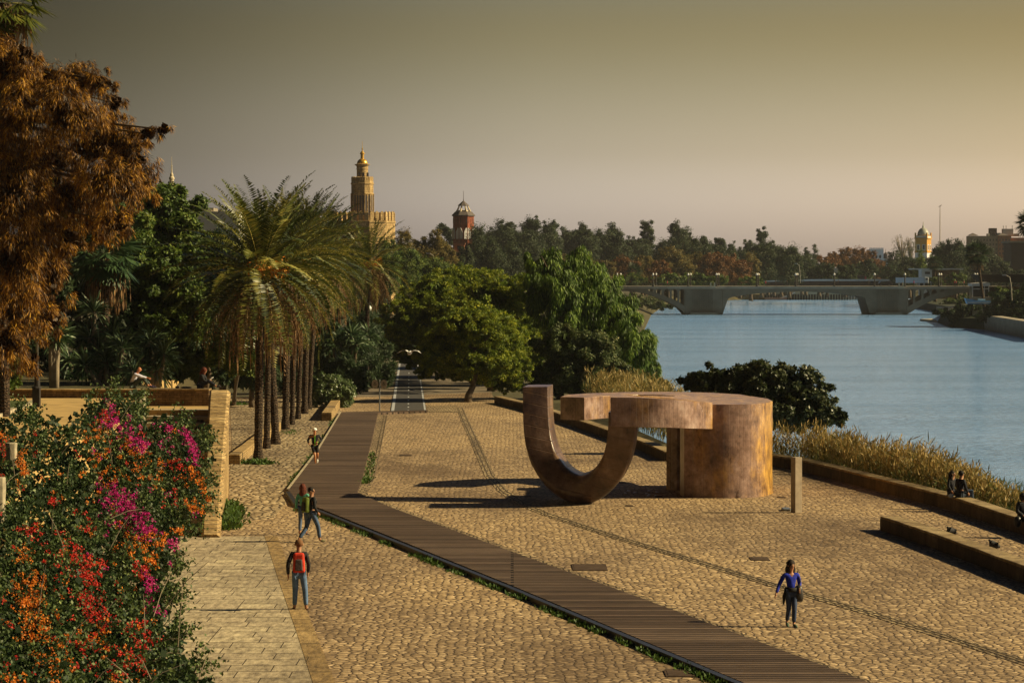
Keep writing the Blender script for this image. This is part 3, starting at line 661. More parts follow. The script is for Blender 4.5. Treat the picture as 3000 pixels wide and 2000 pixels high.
for i in range(nq-1):
    for j in range(NS): m.f.append((i*NS+j, i*NS+(j+1) % NS, (i+1)*NS+(j+1) % NS, (i+1)*NS+j))
m.f += [tuple(range(NS)), tuple(range((nq-1)*NS, nq*NS))]
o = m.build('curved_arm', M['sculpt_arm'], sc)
me = o.data; me.polygons.foreach_set('use_smooth', [True]*len(me.polygons)); me.set_sharp_from_angle(angle=R(32))
# beam growing out of the curved arm
def xat(px, Y): return (px-1500)*Y/F0*1.0
fr0 = [(1789,105.5,1163.6,1249),(1830,105.45,1164,1249.3),(1870,105.45,1164.6,1249.6),(1920,105.5,1167,1250.5),(1965,105.7,1169.5,1252),(2010,106.1,1173,1254),(2050,106.7,1176.5,1255),(2088,107.5,1180,1256)]
fr = []
for i in range(len(fr0)-1):
    a_, b_, c_, d_ = fr0[max(i-1,0)], fr0[i], fr0[i+1], fr0[min(i+2,len(fr0)-1)]
    for k in range(4): fr.append(tuple(cr(a_[q], b_[q], c_[q], d_[q], k/4) for q in range(4)))
fr.append(fr0[-1])
bk = [(2070,111.4),(2040,112.0),(1985,111.9),(1975,109.2),(1930,108.0),(1870,107.75),(1830,107.75),(1789,107.8)]
top = lambda x, y: interp(x, TOPT); bot = lambda x, y: interp(x, BOTT)
TOPT = [(at(px, ty, Y).x, at(px, ty, Y).z) for px, Y, ty, by in fr]; BOTT = [(at(px, by, Y).x, at(px, by, Y).z) for px, Y, ty, by in fr]
m = MB().prism([(xat(px, Y), Y) for px, Y, _, _ in fr] + [(xat(px, Y), Y) for px, Y in bk], bot, top)
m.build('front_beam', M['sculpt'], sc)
o = [k for k in bpy.data.objects if k.name == 'front_beam'][0]; o.data.polygons.foreach_set('use_smooth', [True]*len(o.data.polygons)); o.data.set_sharp_from_angle(angle=R(28))
# block
TZB = at(2206,1184.7,110.3).z
fp0 = [(2005,110.9),(2050,110.55),(2100,110.35),(2150,110.4),(2200,110.75),(2240,111.5),(2264,113.2)]
fp = []
for i in range(len(fp0)-1):
    a_, b_, c_, d_ = fp0[max(i-1,0)], fp0[i], fp0[i+1], fp0[min(i+2,len(fp0)-1)]
    for k in range(6): fp.append(tuple(cr(a_[q], b_[q], c_[q], d_[q], k/6) for q in (0,1)))
fp.append(fp0[-1])
bp = [(2250,115.5),(2205,117.7),(2110,117.4),(2016,116.6)]
leg = [(1953,116.2),(1953,115.0),(1984,114.7),(2090,114.6),(2090,112.4),(1993,112.2)]
g0 = gz(113)
m = MB(); pl = [(xat(a, b), b) for a, b in fp+bp+leg]
cx_, cy_ = xat(2140,114), 114
rings = []
for zf, flare in [(g0-.1, 1.028), (g0+.12, 1.018), (g0+.45, 1.006), (g0+.9, .998), (g0+1.6, .996), (TZB-.95, 1.0)]:
    rings.append([(cx_+(x-cx_)*flare if x > cx_ else x, cy_+(y-cy_)*(flare if x > cx_ else 1), zf) for x, y in pl])
n = len(pl)
for r_ in rings: m.v += r_
for i in range(len(rings)-1):
    for j in range(n): m.f.append((i*n+j, i*n+(j+1) % n, (i+1)*n+(j+1) % n, (i+1)*n+j))
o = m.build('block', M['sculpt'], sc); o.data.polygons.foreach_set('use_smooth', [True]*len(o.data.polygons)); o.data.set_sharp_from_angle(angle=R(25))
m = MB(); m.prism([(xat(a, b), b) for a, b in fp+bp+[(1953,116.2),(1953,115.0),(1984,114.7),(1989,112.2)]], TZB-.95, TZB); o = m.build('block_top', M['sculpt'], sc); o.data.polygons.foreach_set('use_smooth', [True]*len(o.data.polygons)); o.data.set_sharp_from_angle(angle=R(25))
arm = [(1642,117.2),(1712,116.5),(1750,117.6),(1800,118.6),(1870,119.3),(1940,119.0),(2016,117.3),(2016,116.6),(2110,117.42),(2200,117.72),(2170,119.5),(2080,121.3),(1950,122.2),(1820,121.8),(1720,120.6),(1660,119.2)]
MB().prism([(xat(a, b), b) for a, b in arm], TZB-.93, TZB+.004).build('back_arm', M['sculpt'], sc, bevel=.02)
# ---------------------------------------------------------------- pillar
p = gp(2333,1503); e = Matrix.Rotation(R(28), 4, 'Z'); m = MB(); a = .145
m.prism([(p.x + (e @ Vector((u*a, v*a, 0))).x, p.y + (e @ Vector((u*a, v*a, 0))).y) for u, v in ((-1,-1),(1,-1),(1,1),(-1,1))], gz(p.y)-.05, gz(p.y)+2.03)
tag(m.build('pillar', M['postmetal'], org=p, bevel=.008), 'square pale information pillar standing alone right of the sculpture', 'pillar')
p = gp(2306,1497); tag(MB().prism([(p.x-.18,p.y-.4),(p.x+.1,p.y-.4),(p.x+.1,p.y+.4),(p.x-.18,p.y+.4)], gz(p.y), gz(p.y)+.12).build('floor_spotlight', M['grey'], org=p, bevel=.03), 'small grey floor spotlight at the foot of the pillar', 'spotlight')
# pale litter in the shadow under the sculpture
for i in range(9):
    q = gp(1830+random.uniform(0,110), 1440+random.uniform(0,16)); 
    m = MB(); a = random.uniform(.05,.12); m.add([(q.x-a,q.y-a,gz(q.y)+.045),(q.x+a,q.y-a*.6,gz(q.y)+.07),(q.x+a*.7,q.y+a,gz(q.y)+.05),(q.x-a*.6,q.y+a,gz(q.y)+.09)], [(0,1,2),(0,2,3)])
    tag(m.build('paper_scrap', M['white'], org=q), 'white scrap of paper on the shaded cobbles between arm and block of the sculpture', 'litter', 'paper scraps under the sculpture')
# sign post on the quay
p = gp(1112,1206); e = empty('sign_post', p, 'thin grey pole with two small round signs at the start of the bicycle lane', 'sign post')
MB().lathe(p, [(.045,0),(.045,2.15)], 8).build('pole', M['grey'], e)
for dx in (-.30, .28):
    f = MB(); f.plate([[(p.x+dx+.22*math.cos(t*math.pi/10), p.z+1.83+.30*math.sin(t*math.pi/10)) for t in range(20)]], p.y-.05, p.y-.02); dd = f.build('sign_disc', M['concrete2'], e)
    f = MB(); f.box((p.x+dx-.1, p.y-.062, p.z+1.78), (p.x+dx+.1, p.y-.052, p.z+1.84)); f.box((p.x+dx-.07, p.y-.062, p.z+1.9), (p.x+dx+.05, p.y-.052, p.z+1.96)); f.build('symbol', M['black'], dd)
# air: a thin even haze round the whole scene
hz_ = MB().box((-1400, -80, -3), (1900, 2300, 140)).build('haze', None); tag(hz_, kind='stuff')
hm_ = bpy.data.materials.new('haze'); hm_.use_nodes = True; hm_.node_tree.nodes.clear()
ho_ = hm_.node_tree.nodes.new('ShaderNodeOutputMaterial'); hv_ = hm_.node_tree.nodes.new('ShaderNodeVolumePrincipled'); hv_.inputs['Density'].default_value = .00005; hv_.inputs['Color'].default_value = (.74,.76,.84,1)
hm_.node_tree.links.new(hv_.outputs[0], ho_.inputs['Volume']); hz_.data.materials.append(hm_)
# ================================================================== PALMS
def frond_set(c, n, L, e_hi, e_lo, droop, ll, lw, npairs=34, jitter=.12, hang=0.0, width_amt=1.0):
    C = []; D = []; W = []; LL = []; WW_ = []; T = []
    for i in range(n):
        az = i * 2.39996 + random.uniform(-.2, .2); e0 = R(e_hi + (e_lo-e_hi) * ((i+.5)/n)**1.05 + random.uniform(-7, 7))
        l = L * random.uniform(.85, 1.1); dr = R(droop * random.uniform(.8, 1.15)) * (1 if hang else .62 + .5*(i+.5)/n); h = np.array([math.cos(az), math.sin(az), 0]); side = np.array([-math.sin(az), math.cos(az), 0])
        P = np.array(c, float) + h*.12; K = npairs; st = l/K; tn = random.uniform(-.30, .34)
        for k in range(K):
            t = k/K; e = max(e0 - dr * t**1.3, -R(88)); tg = h*math.cos(e) + np.array([0,0,math.sin(e)]); up = np.cross(side, tg); up = up if up[2] > 0 or abs(up[2]) < .05 else -up
            C.append(P - tg*.01); D.append(tg); W.append(side if k % 2 else up); LL.append(st*1.15); WW_.append(.05*(1-t)+.012); T.append(.75+tn)
            P = P + tg*st
            if t < .12: continue
            pl = ll * (math.sin(math.pi * min(1, .18 + t*.80))**.7) * random.uniform(.85, 1.1)
            for s_ in (-1, 1):
                d = side*s_*.95*width_amt + tg*(.42 if not hang else .55) + up*(.22-hang) + np.array([0,0,-hang]) + rng.normal(0, jitter, 3); d = d/np.linalg.norm(d)
                w_ = np.cross(d, tg); w_ = w_/max(1e-6, np.linalg.norm(w_)); w_ = np.cross(d, w_)*.75 + w_*.5; w_ = w_/np.linalg.norm(w_)
                C.append(P); D.append(d); W.append(w_); LL.append(pl); WW_.append(lw); T.append(.35 + tn + random.uniform(-.15, .15))
    return [np.array(a) for a in (C, D, W, LL, WW_, T)]
def strands(c, n, r0, r1, drop, w, spread=.25):
    """hanging straps (dead fronds, fruit stalks) around an axis"""
    C = []; D = []; W = []; LL = []; WW_ = []; T = []
    for i in range(n):
        az = random.uniform(0, 2*math.pi); h = np.array([math.cos(az), math.sin(az), 0]); r = random.uniform(r0, r1)
        p = np.array(c, float) + h*r + np.array([0,0,random.uniform(-.3,.3)]); l = drop*random.uniform(.5, 1.1); seg = 5; tn = random.uniform(-.3, .3); dd = h*spread + rng.normal(0,.12,3)
        for k in range(seg):
            t = k/seg; d = dd*(1-t)**2 + np.array([0,0,-1.0]); d = d/np.linalg.norm(d)
            C.append(p); D.append(d); W.append(rdir(1)[0]); LL.append(l/seg*1.2); WW_.append(w*random.uniform(.6, 1.3)); T.append(.45+tn); p = p + d*l/seg
    W = unit(np.cross(np.array(W), np.array(D)))
    return [np.array(a) for a in (C, D, W)] + [np.array(LL), np.array(WW_), np.array(T)]
def put(name, A, mat, parent): return leaves(name, A[0], A[1], A[2], A[3], A[4], A[5], M[mat], parent)
def cat6(*sets): return [np.concatenate([s[i] for s in sets]) for i in range(6)]
def date_palm(label, bx, by, topx, topy, r_=.30, L=4.1, n=62, dry=34, fruit=0, group='date palms in the row along the quay', seed=0, drp=3.2, Yo=None):
    random.seed(100+seed); r = r_*.66
    b = gp(bx, by) if Yo is None else at(bx, by, Yo)
    tp = at(topx, topy, b.y); t = empty('palm_tree', b, label, 'palm tree', group)
    pts = []; rad = []
    for k in range(22):
        f = k/21; p = b.lerp(tp, f); p.x = b.x + (tp.x-b.x)*(f**1.2); p.z = b.z-.1 + (tp.z-b.z)*f
        pts.append(p); rad.append(r*(1.45 if k == 0 else 1.22 if k == 1 else (1.0 if f < .85 else 1+.5*(f-.85)/.15)) * (1 + (.07 if k % 2 else -.04)))
    MB().tube(pts, rad, 14).build('trunk', M['palmbark'], t)
    c = tuple(tp)
    put('crown', frond_set(c, n, L, 86, -36, 60, .47*L/4, .075, npairs=44), 'lf_palm', t)
    put('dry_fronds', cat6(frond_set((c[0], c[1], c[2]-.35), dry, L*.84, -10, -52, 62, .40, .055, npairs=20, hang=.75, width_amt=.35), strands((c[0], c[1], c[2]-.6), dry*3, .15, 1.5, drp*1.15, .06, .3)), 'lf_dry', t)
    if fruit:
        for k in range(fruit):
            az = -1.0 + k*1.1 + random.uniform(-.3, .3) - .6; q = np.array(c) + np.array([math.cos(az)*.45, math.sin(az)*.45 , .35])
            m_ = 130; d = unit(np.array([math.cos(az)*.7, math.sin(az)*.7, .1]) + rng.normal(0,.35,(m_,3))); pos = q + d*rng.uniform(0,.9,(m_,1)) - np.array([0,0,1])*rng.uniform(0,.25,(m_,1)); dn = unit(d*.5+np.array([0,0,-.6])+rng.normal(0,.3,(m_,3)))
            put('fruit_bunch', [pos, dn, unit(np.cross(dn, rdir(m_))), rng.uniform(.12,.3,m_), np.full(m_,.06), rng.uniform(0,1,m_)], 'lf_fruit', t)
    return t
PG = 'date palms in the row along the quay'
date_palm('nearest and largest date palm of the row, standing left of all', 756,1356,765,803, .29, 5.0, 104, 40, 3, seed=1)
date_palm('date palm just behind and right of the nearest palm trunk', 781,1316,792,800, .24, 4.2, 62, 22, 0, seed=2)
date_palm('leaning date palm with a swollen foot, third trunk in the row', 808,1303,778,796, .31, 4.4, 64, 26, 2, seed=3)
date_palm('date palm with thick foot, fourth trunk in the row', 836,1259,846,772, .30, 4.6, 64, 26, 0, seed=4)
date_palm('slim date palm, fifth trunk in the row', 855,1246,872,764, .22, 4.4, 64, 22, 1, seed=5)
date_palm('slim date palm, sixth trunk in the row', 873,1229,893,760, .22, 4.5, 64, 22, 0, seed=6)
date_palm('date palm, seventh trunk in the row, close to the eighth', 892,1213,905,758, .30, 4.6, 64, 22, 0, seed=7)
date_palm('date palm, eighth trunk in the row, beside the round bush', 904,1200,932,762, .26, 4.4, 64, 22, 0, seed=8)
date_palm('date palm rising from behind the round bush', 941,1150,962,800, .25, 4.6, 64, 22, 0, seed=9)
date_palm('date palm with bright orange fruit standing apart, right of the row and below the tower', 1072,1100,1080,778, .30, 5.0, 72, 50, 5, group=None, seed=10)
def fan_palm(label, Y, topx, topy, base_z, R_=.95, n=34, r=.22, skirt=1.6, group=None, basex=None, name='fan_palm', lf='lf_yucca', seed=0):
    random.seed(300+seed)
    tp = at(topx, topy, Y); b = Vector((at(basex if basex else topx, 800, Y).x, Y, base_z)); t = empty(name, b, label, 'palm tree', group)
    pts = [b.lerp(tp, k/9) for k in range(10)]; MB().tube(pts, [r*1.2]+[r]*8+[r*1.2], 12).build('trunk', M['palmbark'], t)
    C = []; D = []; W = []; LL = []; WD = []; T = []
    for i in range(n):
        az = i*2.39996; e = R(80 - 125*(i+.5)/n + random.uniform(-8,8)); h = np.array([math.cos(az)*math.cos(e), math.sin(az)*math.cos(e), math.sin(e)])
        pl = R_*random.uniform(.7, 1.1); p = np.array(tp); C.append(p); D.append(h); W.append(unit(np.cross(h[None], rdir(1)))[0]); LL.append(pl*1.02); WD.append(.05); T.append(.7)
        q = p + h*pl; side = np.cross(h, [0,0,1.0]); side = side/max(1e-6,np.linalg.norm(side)); up = np.cross(side, h)
        for k in range(-9, 10):
            a = k/9*R(105); d = h*math.cos(a) + side*math.sin(a) + up*.12*random.uniform(-1,1) + np.array([0,0,-.38]); d = d/np.linalg.norm(d)
            C.append(q); D.append(d); W.append(unit(np.cross(d[None], up[None]) + 1e-6)[0]); LL.append(R_*random.uniform(.85,1.15)); WD.append(.11*R_); T.append(.35+random.uniform(-.2,.3))
    put('crown', [np.array(a) for a in (C,D,W,LL,WD,T)], lf, t)
    if skirt: put('dry_skirt', strands((tp.x, tp.y, tp.z-.3), 160, .1, .8*R_, skirt, .09, .15), 'lf_dry', t)
    return t
def yucca(label, Y, heads, base_z, L=.75, n=110, trunk=True, group='spiky yuccas behind the terrace', name='yucca', lf='lf_yucca', bk='palebark'):
    hs = [at(x, y, Y + random.uniform(-.6,.6)) for x, y in heads]; bx = sum(h.x for h in hs)/len(hs)
    t = empty(name, (bx, Y, base_z), label, 'yucca', group); C = []; D = []
    tb = MB()
    for h in hs:
        tb.tube([(bx+(h.x-bx)*.3, Y, base_z-.1), (bx+(h.x-bx)*.7, Y, base_z+(h.z-base_z)*.5), tuple(h)], [.17,.13,.12], 8)
        d = rdir(n); d[:,2] = d[:,2]*.9 + .25; d = unit(d); C.append(np.array(h) + d*.05); D.append(d)
    tb.build('trunk', M[bk], t, smooth=True)
    C = np.concatenate(C); D = np.concatenate(D); N = len(C); l = L*rng.uniform(.7,1.1,N)
    W = unit(np.cross(D, rdir(N))); mid = C + D*l[:,None]*.55; D2 = unit(D + np.array([0,0,-.45])); 
    tn = rng.uniform(.1,.9,N)
    put('blades', [np.concatenate([C, mid-D*.08*L]), np.concatenate([D, D2]), np.concatenate([W,W]), np.concatenate([l*.72, l*.62]), np.full(2*N,.065*L/.75), np.concatenate([tn,tn])], lf, t)
    return t
# ================================================================== TREES, left side
random.seed(21)
# autumn coloured cypress hanging in at the upper left
Yc = 101; s = spx(Yc)
cyl = [(60,330,90,120),(150,250,110,70),(230,235,90,50),(300,240,52,32),(200,330,120,90),(330,300,50,42),(120,470,150,120),(270,420,120,90),(360,400,70,50),(430,392,40,34),(478,380,24,22),
       (390,470,70,60),(180,580,150,90),(330,540,110,80),(410,540,60,70),(30,560,110,160),(20,190,90,70),(70,160,50,38),(-40,300,120,200),(110,690,110,90),(280,640,90,70),(150,800,55,90),(40,760,110,120),(60,900,90,100),(150,930,60,60),(20,1000,80,70),(90,1060,40,50),(340,650,60,45),(200,700,45,60),(-30,1000,90,120)]
t = empty('cypress_tree', (at(-60,800,Yc+1).x, Yc+1, TZ), 'rusty orange autumn cypress with drooping feathery branches filling the upper left corner', 'tree')
tb = MB(); bx = at(-60,800,Yc+1).x; tb.tube([(bx,Yc+1,TZ-.2),(bx+.3,Yc+1,TZ+4),(bx+.7,Yc+1,TZ+8),(bx+1,Yc+1,TZ+13)],[.5,.42,.3,.12],12)
LB = []
for (x, y, rx, ry) in cyl:
    dY = random.uniform(-3.0, 2.5); c = at(x, y, Yc+dY); LB.append((tuple(c), rx/s, rx/s*.8, ry/s))
    tb.tube([(bx+.4, Yc+1, min(c.z+1.0, TZ+11)), ((bx+.4+c.x)/2, Yc+.5, c.z+.5), tuple(c), (c.x+rx/s*.7, c.y, c.z-.1)], [.12,.06,.025,.008], 6)
tb.build('trunk', M['bark'], t, smooth=True)
crown('crown', LB, 140000, .22, M['lf_orange'], t, style='wisp', rc=.19, clumps=1500, asp=.10, flat=1.5, shell=(.2, 1.12), core=True)
fan_palm('fan palm crown touching the top left corner, above the orange cypress', 108, 10, 10, TZ, 1.1, 30, .2, 1.4, seed=1, lf='lf_palm')
fan_palm('shaggy fan palm with drooping leaves between the cypress and the palm row', 138, 305, 745, TZ+.1, 1.15, 40, .24, 2.4, seed=2)
random.seed(5)
yucca('yucca on a bare trunk beside the lamp post', 128, [(160,1000),(150,965),(172,985)], TZ+.1, .85)
yucca('yucca cluster with one head standing highest', 134, [(275,915),(262,990),(330,985),(290,1030)], TZ+.1, 1.0)
yucca('wide yucca clump behind the bald sitting man', 131, [(250,1075),(310,1060),(360,1020),(345,1090),(390,1090)], TZ+.1, .95)
yucca('yucca clump right of the bald sitting man', 135, [(440,1000),(480,1040),(420,1050),(460,1085)], TZ+.1, 1.0)
yucca('yucca clump low in the shade between cypress and fan palm', 138, [(205,1060),(185,1110),(230,1110)], TZ+.1, .8)
LG = 'green trees of the garden behind the terrace'
tree('garden_tree', 'large dark green tree rising behind the orange cypress, under the church spire', 'tree', 185, [(505,650,105,110),(430,620,80,90),(560,740,90,100),(440,760,110,100),(600,810,70,80),(520,860,110,90)], n=42000, leaf=.30, mat='lf_green', group=LG, zb=TZ, rc=.2, clumps=190)
tree('garden_tree', 'yellow green tree in the middle of the garden, right of the fan palm', 'tree', 152, [(450,800,100,80),(520,850,90,70),(400,870,90,80),(470,930,110,80),(560,930,70,70)], n=40000, leaf=.24, mat='lf_green', group=LG, zb=TZ, rc=.2, clumps=190)
tree('garden_tree', 'dark tree filling the shade behind the sitting woman', 'tree', 158, [(560,960,110,90),(640,1000,100,80),(520,1050,110,70),(610,1070,90,60),(700,960,80,80)], n=34000, leaf=.24, mat='lf_dark', group=LG, zb=TZ, rc=.24, clumps=150)
tree('garden_tree', 'dark tree low behind the orange cypress at the left edge', 'tree', 150, [(60,850,160,140),(180,820,140,110),(300,860,110,90),(90,1000,180,110),(330,980,120,90)], n=34000, leaf=.26, mat='lf_dark', group=LG, zb=TZ, rc=.24, clumps=160)
tree('garden_tree', 'deep green tree standing behind the fan palm', 'tree', 172, [(250,720,120,110),(350,650,110,100),(180,640,120,120),(320,800,120,80)], n=30000, leaf=.28, mat='lf_green', group=LG, zb=TZ, rc=.22, clumps=160)
tree('garden_tree', 'tree mass behind the nearest date palm crown', 'tree', 205, [(640,760,90,90),(720,860,110,120),(640,900,90,90),(820,900,110,120),(900,960,90,90)], n=30000, leaf=.32, mat='lf_dark', group=LG, zb=3, rc=.24, clumps=140)
tree('citrus_tree', 'small round tree with a thin dark trunk beside the parapet', 'tree', 145, [(690,1010,62,52),(655,1040,48,44),(735,1035,50,48),(700,1065,52,34)], base=(684,1181), n=24000, leaf=.15, mat='lf_green', group='small round trees by the stairs', trunk_r=.13, rc=.24, clumps=120)
tree('citrus_tree', 'small round tree with pale leaning trunk behind the sitting woman', 'tree', 156, [(600,1030,60,48),(650,1000,50,45),(565,1060,48,36)], n=18000, leaf=.15, mat='lf_dark', group='small round trees by the stairs', trunk_r=.11, zb=TZ-.8, rc=.24, clumps=100, lean=.25)
tree('garden_tree', 'dark bushy tree at the left edge beside the lamp post', 'shrub', 122, [(10,1075,60,55),(-30,1100,70,50),(30,1110,34,34)], n=9000, leaf=.14, mat='lf_green', group=LG, zb=TZ, rc=.24, clumps=70, trunk_r=.1)
# shrubs along the quay
tree('round_bush', 'rounded glossy bush with pale leaves at the far end of the boardwalk', 'bush', 196, [(960,1140,62,46),(1000,1150,42,38),(925,1135,40,34),(985,1165,50,28)], n=20000, leaf=.19, mat='lf_shrub', zb=gz(196), rc=.26, clumps=110, asp=.42, trunk_r=.1)
for i, (x, y, Y, rx, ry, lab) in enumerate([(1010,1040,215,90,90,'dark palm-leaved thicket behind the round bush'),(1095,1060,235,60,80,'dark thicket beside the shaded path, below the fruiting palm'),(900,1060,222,80,80,'dark thicket behind the palm trunks'),(1010,1095,206,60,48,'low dark thicket directly behind the round bush'),(1060,990,300,70,90,'tall dark thicket behind the fruiting palm'),(960,960,290,80,90,'tall dark thicket behind the crowns of the palm row'),(740,1085,196,70,50,'low dark thicket added for shaded ground far behind the palm trunks, beside the parapet'),(840,1090,206,60,50,'low dark thicket added for shaded ground between the palm trunks')]):  # last two thickets are added, standing in for shaded ground
    tree('thicket', lab, 'shrub', Y, [(x,y,rx,ry),(x+rx*.4,y+ry*.5,rx*.6,ry*.5),(x-rx*.5,y+ry*.4,rx*.6,ry*.5)], n=14000, leaf=.45, mat='lf_dark', zb=gz(Y), rc=.24, clumps=80, asp=.16, group='dark thickets beside the shaded path, two of them added for shaded ground')
yucca('bright spiky clump in the dark thicket right of the palm trunks', 212, [(1000,1000),(1030,985),(975,1010),(1045,1010)], gz(212), 1.2, group=None, name='spiky_plant', bk='bark')
yucca('spiky clump with drooping leaves beside the end of the path', 226, [(1060,1010),(1080,985)], gz(226), 1.2, group=None, name='spiky_plant', bk='bark')
# ---------------------------------------------------------------- the big trees beside the path
PT = 'broad green trees between the path and the river, some added for shade'
tree('broad_tree', 'largest domed tree behind, its crown arching over the shaded path', 'tree', 262, [(1370,850,150,75),(1280,880,130,80),(1460,870,120,75),(1210,950,100,90),(1520,950,85,90),(1340,950,170,90),(1440,980,140,80),(1560,1040,60,70),(1170,1010,50,60),(1200,1040,60,40)], n=170000, leaf=.22, mat='lf_yel', group=PT, zb=gz(262), trunk_r=.5, rc=.12, clumps=1300, limbs=7, flat=.55, deep=9, asp=.42, style='spray')
tree('broad_tree', 'yellow green tree with a single bare trunk standing at the edge of the cobbles', 'tree', 206, [(1390,960,105,60),(1320,1000,90,70),(1460,1010,85,70),(1260,1050,50,45),(1400,1060,120,60),(1500,1070,60,55),(1240,1085,30,25),(1330,1085,60,30),(1480,1110,60,40)], base=(1369,1179), n=130000, leaf=.16, mat='lf_yel', group=PT, trunk_r=.26, rc=.12, clumps=1200, limbs=7, bark='bark', deep=4.4, asp=.42, style='spray')
tree('pepper_tree', 'tall weeping pepper tree with bright hanging foliage beside the river', 'tree', 245, [(1610,790,75,60),(1680,800,70,70),(1740,860,75,90),(1640,880,90,90),(1800,930,75,90),(1850,1010,65,90),(1760,1000,90,80),(1900,1090,45,60),(1690,960,90,70),(1570,850,40,70),(1840,1110,50,40),(1935,1125,30,32),(1880,1020,50,70),(1950,1130,20,22)], n=95000, leaf=.42, mat='lf_pepper', zb=2.0, trunk_r=.5, style='droop', asp=.20, rc=.24, clumps=420, flat=1.3, limbs=7, deep=7)
tree('dark_shrub', 'wide olive shrub in front of the weeping tree, behind the low wall', 'shrub', 212, [(1640,1000,80,50),(1720,1020,90,60),(1640,1080,90,70),(1760,1080,90,60),(1580,1110,50,50),(1820,1100,60,45),(1700,1130,90,40)], n=60000, leaf=.20, mat='lf_olive', zb=gz(212), trunk_r=.25, rc=.2, clumps=300)
for (x_, y_, Y_, r_, lab_) in [(1440,960,228,80,'broad tree added for shade, hidden behind the single trunked tree, nearer of two'),(1400,930,244,80,'broad tree added for shade, hidden behind the single trunked tree, farther of two'),(1330,960,290,80,'unseen broad tree added behind the largest domed tree, shading the far path'),(1480,930,300,90,'unseen broad tree added for shade behind the largest domed tree, toward the river')]:  # out-of-sight trees added to throw shade over the path
    tree('broad_tree', lab_, 'tree', Y_, [(x_,y_,r_,50),(x_+60,y_+30,r_*.7,50),(x_-50,y_+30,r_*.7,45),(x_,y_+50,r_,45)], n=16000, leaf=.34, mat='lf_yel', group=PT, zb=gz(Y_), trunk_r=.3, rc=.22, clumps=160, deep=6)  # these broad trees are added, out of sight, to shade the path
tree('path_tree', 'dark leafy tree further along the shaded path', 'tree', 330, [(1230,1000,70,60),(1300,1020,70,50),(1160,960,34,50)], n=16000, leaf=.4, mat='lf_dark', zb=gz(330), trunk_r=.3, rc=.2, clumps=120, group='trees over the end of the shaded path')
tree('path_tree', 'tall dark tree left of the end of the shaded path', 'tree', 340, [(1090,950,60,70),(1040,900,60,70),(1110,880,44,60)], n=16000, leaf=.4, mat='lf_dark', zb=gz(340), trunk_r=.3, rc=.2, clumps=120, group='trees over the end of the shaded path')
tree('fig_tree', 'spreading dark fig tree on the river bank above the reeds', 'tree', 140.5, [(2230,1110,110,55),(2330,1130,100,60),(2120,1110,80,45),(2050,1130,60,40),(2180,1170,130,60),(2370,1190,90,55),(2420,1220,60,40),(2290,1210,120,55),(2470,1215,18,14)], n=76000, leaf=.18, mat='lf_fig', zb=1.2, trunk_r=.22, rc=.17, clumps=520, asp=.62, limbs=6, core=True)
# reeds and grasses along the bank: nobody could count them
def reeds(name, spots, mat, h0, h1, label, w=.035, heads=True):
    C = []; D = []; W = []; L = []; WD = []; T = []
    for (x, y, z, hh) in spots:
        h = random.uniform(h0, h1)*hh; lean = np.array([random.uniform(-.25,.3), random.uniform(-.2,.2), 1.0]); lean /= np.linalg.norm(lean); p = np.array([x, y, z]); tn = random.uniform(0, .8)
        for k in range(3):
            C.append(p); D.append(lean); W.append(rdir(1)[0]); L.append(h/3*1.1); WD.append(w*(1-.2*k)); T.append(tn*.6); p = p + lean*h/3; lean = lean + np.array([.06,0,-.04]); lean /= np.linalg.norm(lean)
        for k in range(5):
            f = random.uniform(.25, .95); d = np.array([random.uniform(-.8,.8), random.uniform(-.8,.8), random.uniform(.2,1)]); d /= np.linalg.norm(d)
            C.append(np.array([x,y,z]) + lean*h*f); D.append(d); W.append(rdir(1)[0]); L.append(h*.28); WD.append(w*1.3); T.append(random.uniform(0,.7))
        if heads and random.random() < .45:
            for k in range(6): d = lean + rng.normal(0,.25,3); d /= np.linalg.norm(d); C.append(p-lean*.12*k); D.append(d); W.append(rdir(1)[0]); L.append(.22); WD.append(.05); T.append(random.uniform(.6,1))
    D = np.array(D); W = unit(np.cross(D, np.array(W)))
    o = leaves(name, np.array(C), D, W, np.array(L), np.array(WD), np.array(T), M[mat]); return tag(o, label, 'reeds', kind='stuff')
random.seed(9)
sp_ = []
WB = [(99,18.2),(104.5,16.9),(115.6,15.3),(130.6,12.8),(134.5,8.6),(144,7.8),(176,4.3),(205,2.5)]
for i in range(5200):
    Y = random.uniform(97.5, 136); xw = interp(Y, WB); u = random.random()**1.1*3.4; x = xw + .25 + u; hh = min(1, .45+ (Y-99)/22) * (1.15 if Y > 112 else .95)
    if Y < 104 and random.random() < .5: continue
    sp_.append((x, Y, gz(Y) - max(0, u-.6)*.85, hh*(1 + .25*mnoise.noise(Vector((x*.5, Y*.5, 0))))))
reeds('bank_reeds', sp_, 'lf_reed', .95, 1.75, 'golden reeds and tall grass on the bank behind the low wall')
sp_ = []
for i in range(1500):
    Y = random.uniform(99, 136); xw = interp(Y, WB); sp_.append((xw+random.uniform(.1,3.0), Y, gz(Y)-.6, 1))
reeds('bank_grass', sp_, 'lf_reedg', .8, 1.5, 'green grass among the golden reeds on the bank', heads=False)
sp_ = []
for i in range(1600):
    Y = random.uniform(150, 205); xw = interp(Y, [(150,8.0),(176,5.6),(205,3.6)]); sp_.append((xw+random.uniform(0,3.4)+ (Y-150)*.03, Y, gz(Y)-.1, 1.05))
reeds('far_reeds', sp_, 'lf_reed', 1.3, 2.5, 'golden reeds behind the upright end of the sculpture, before the weeping tree', w=.05)
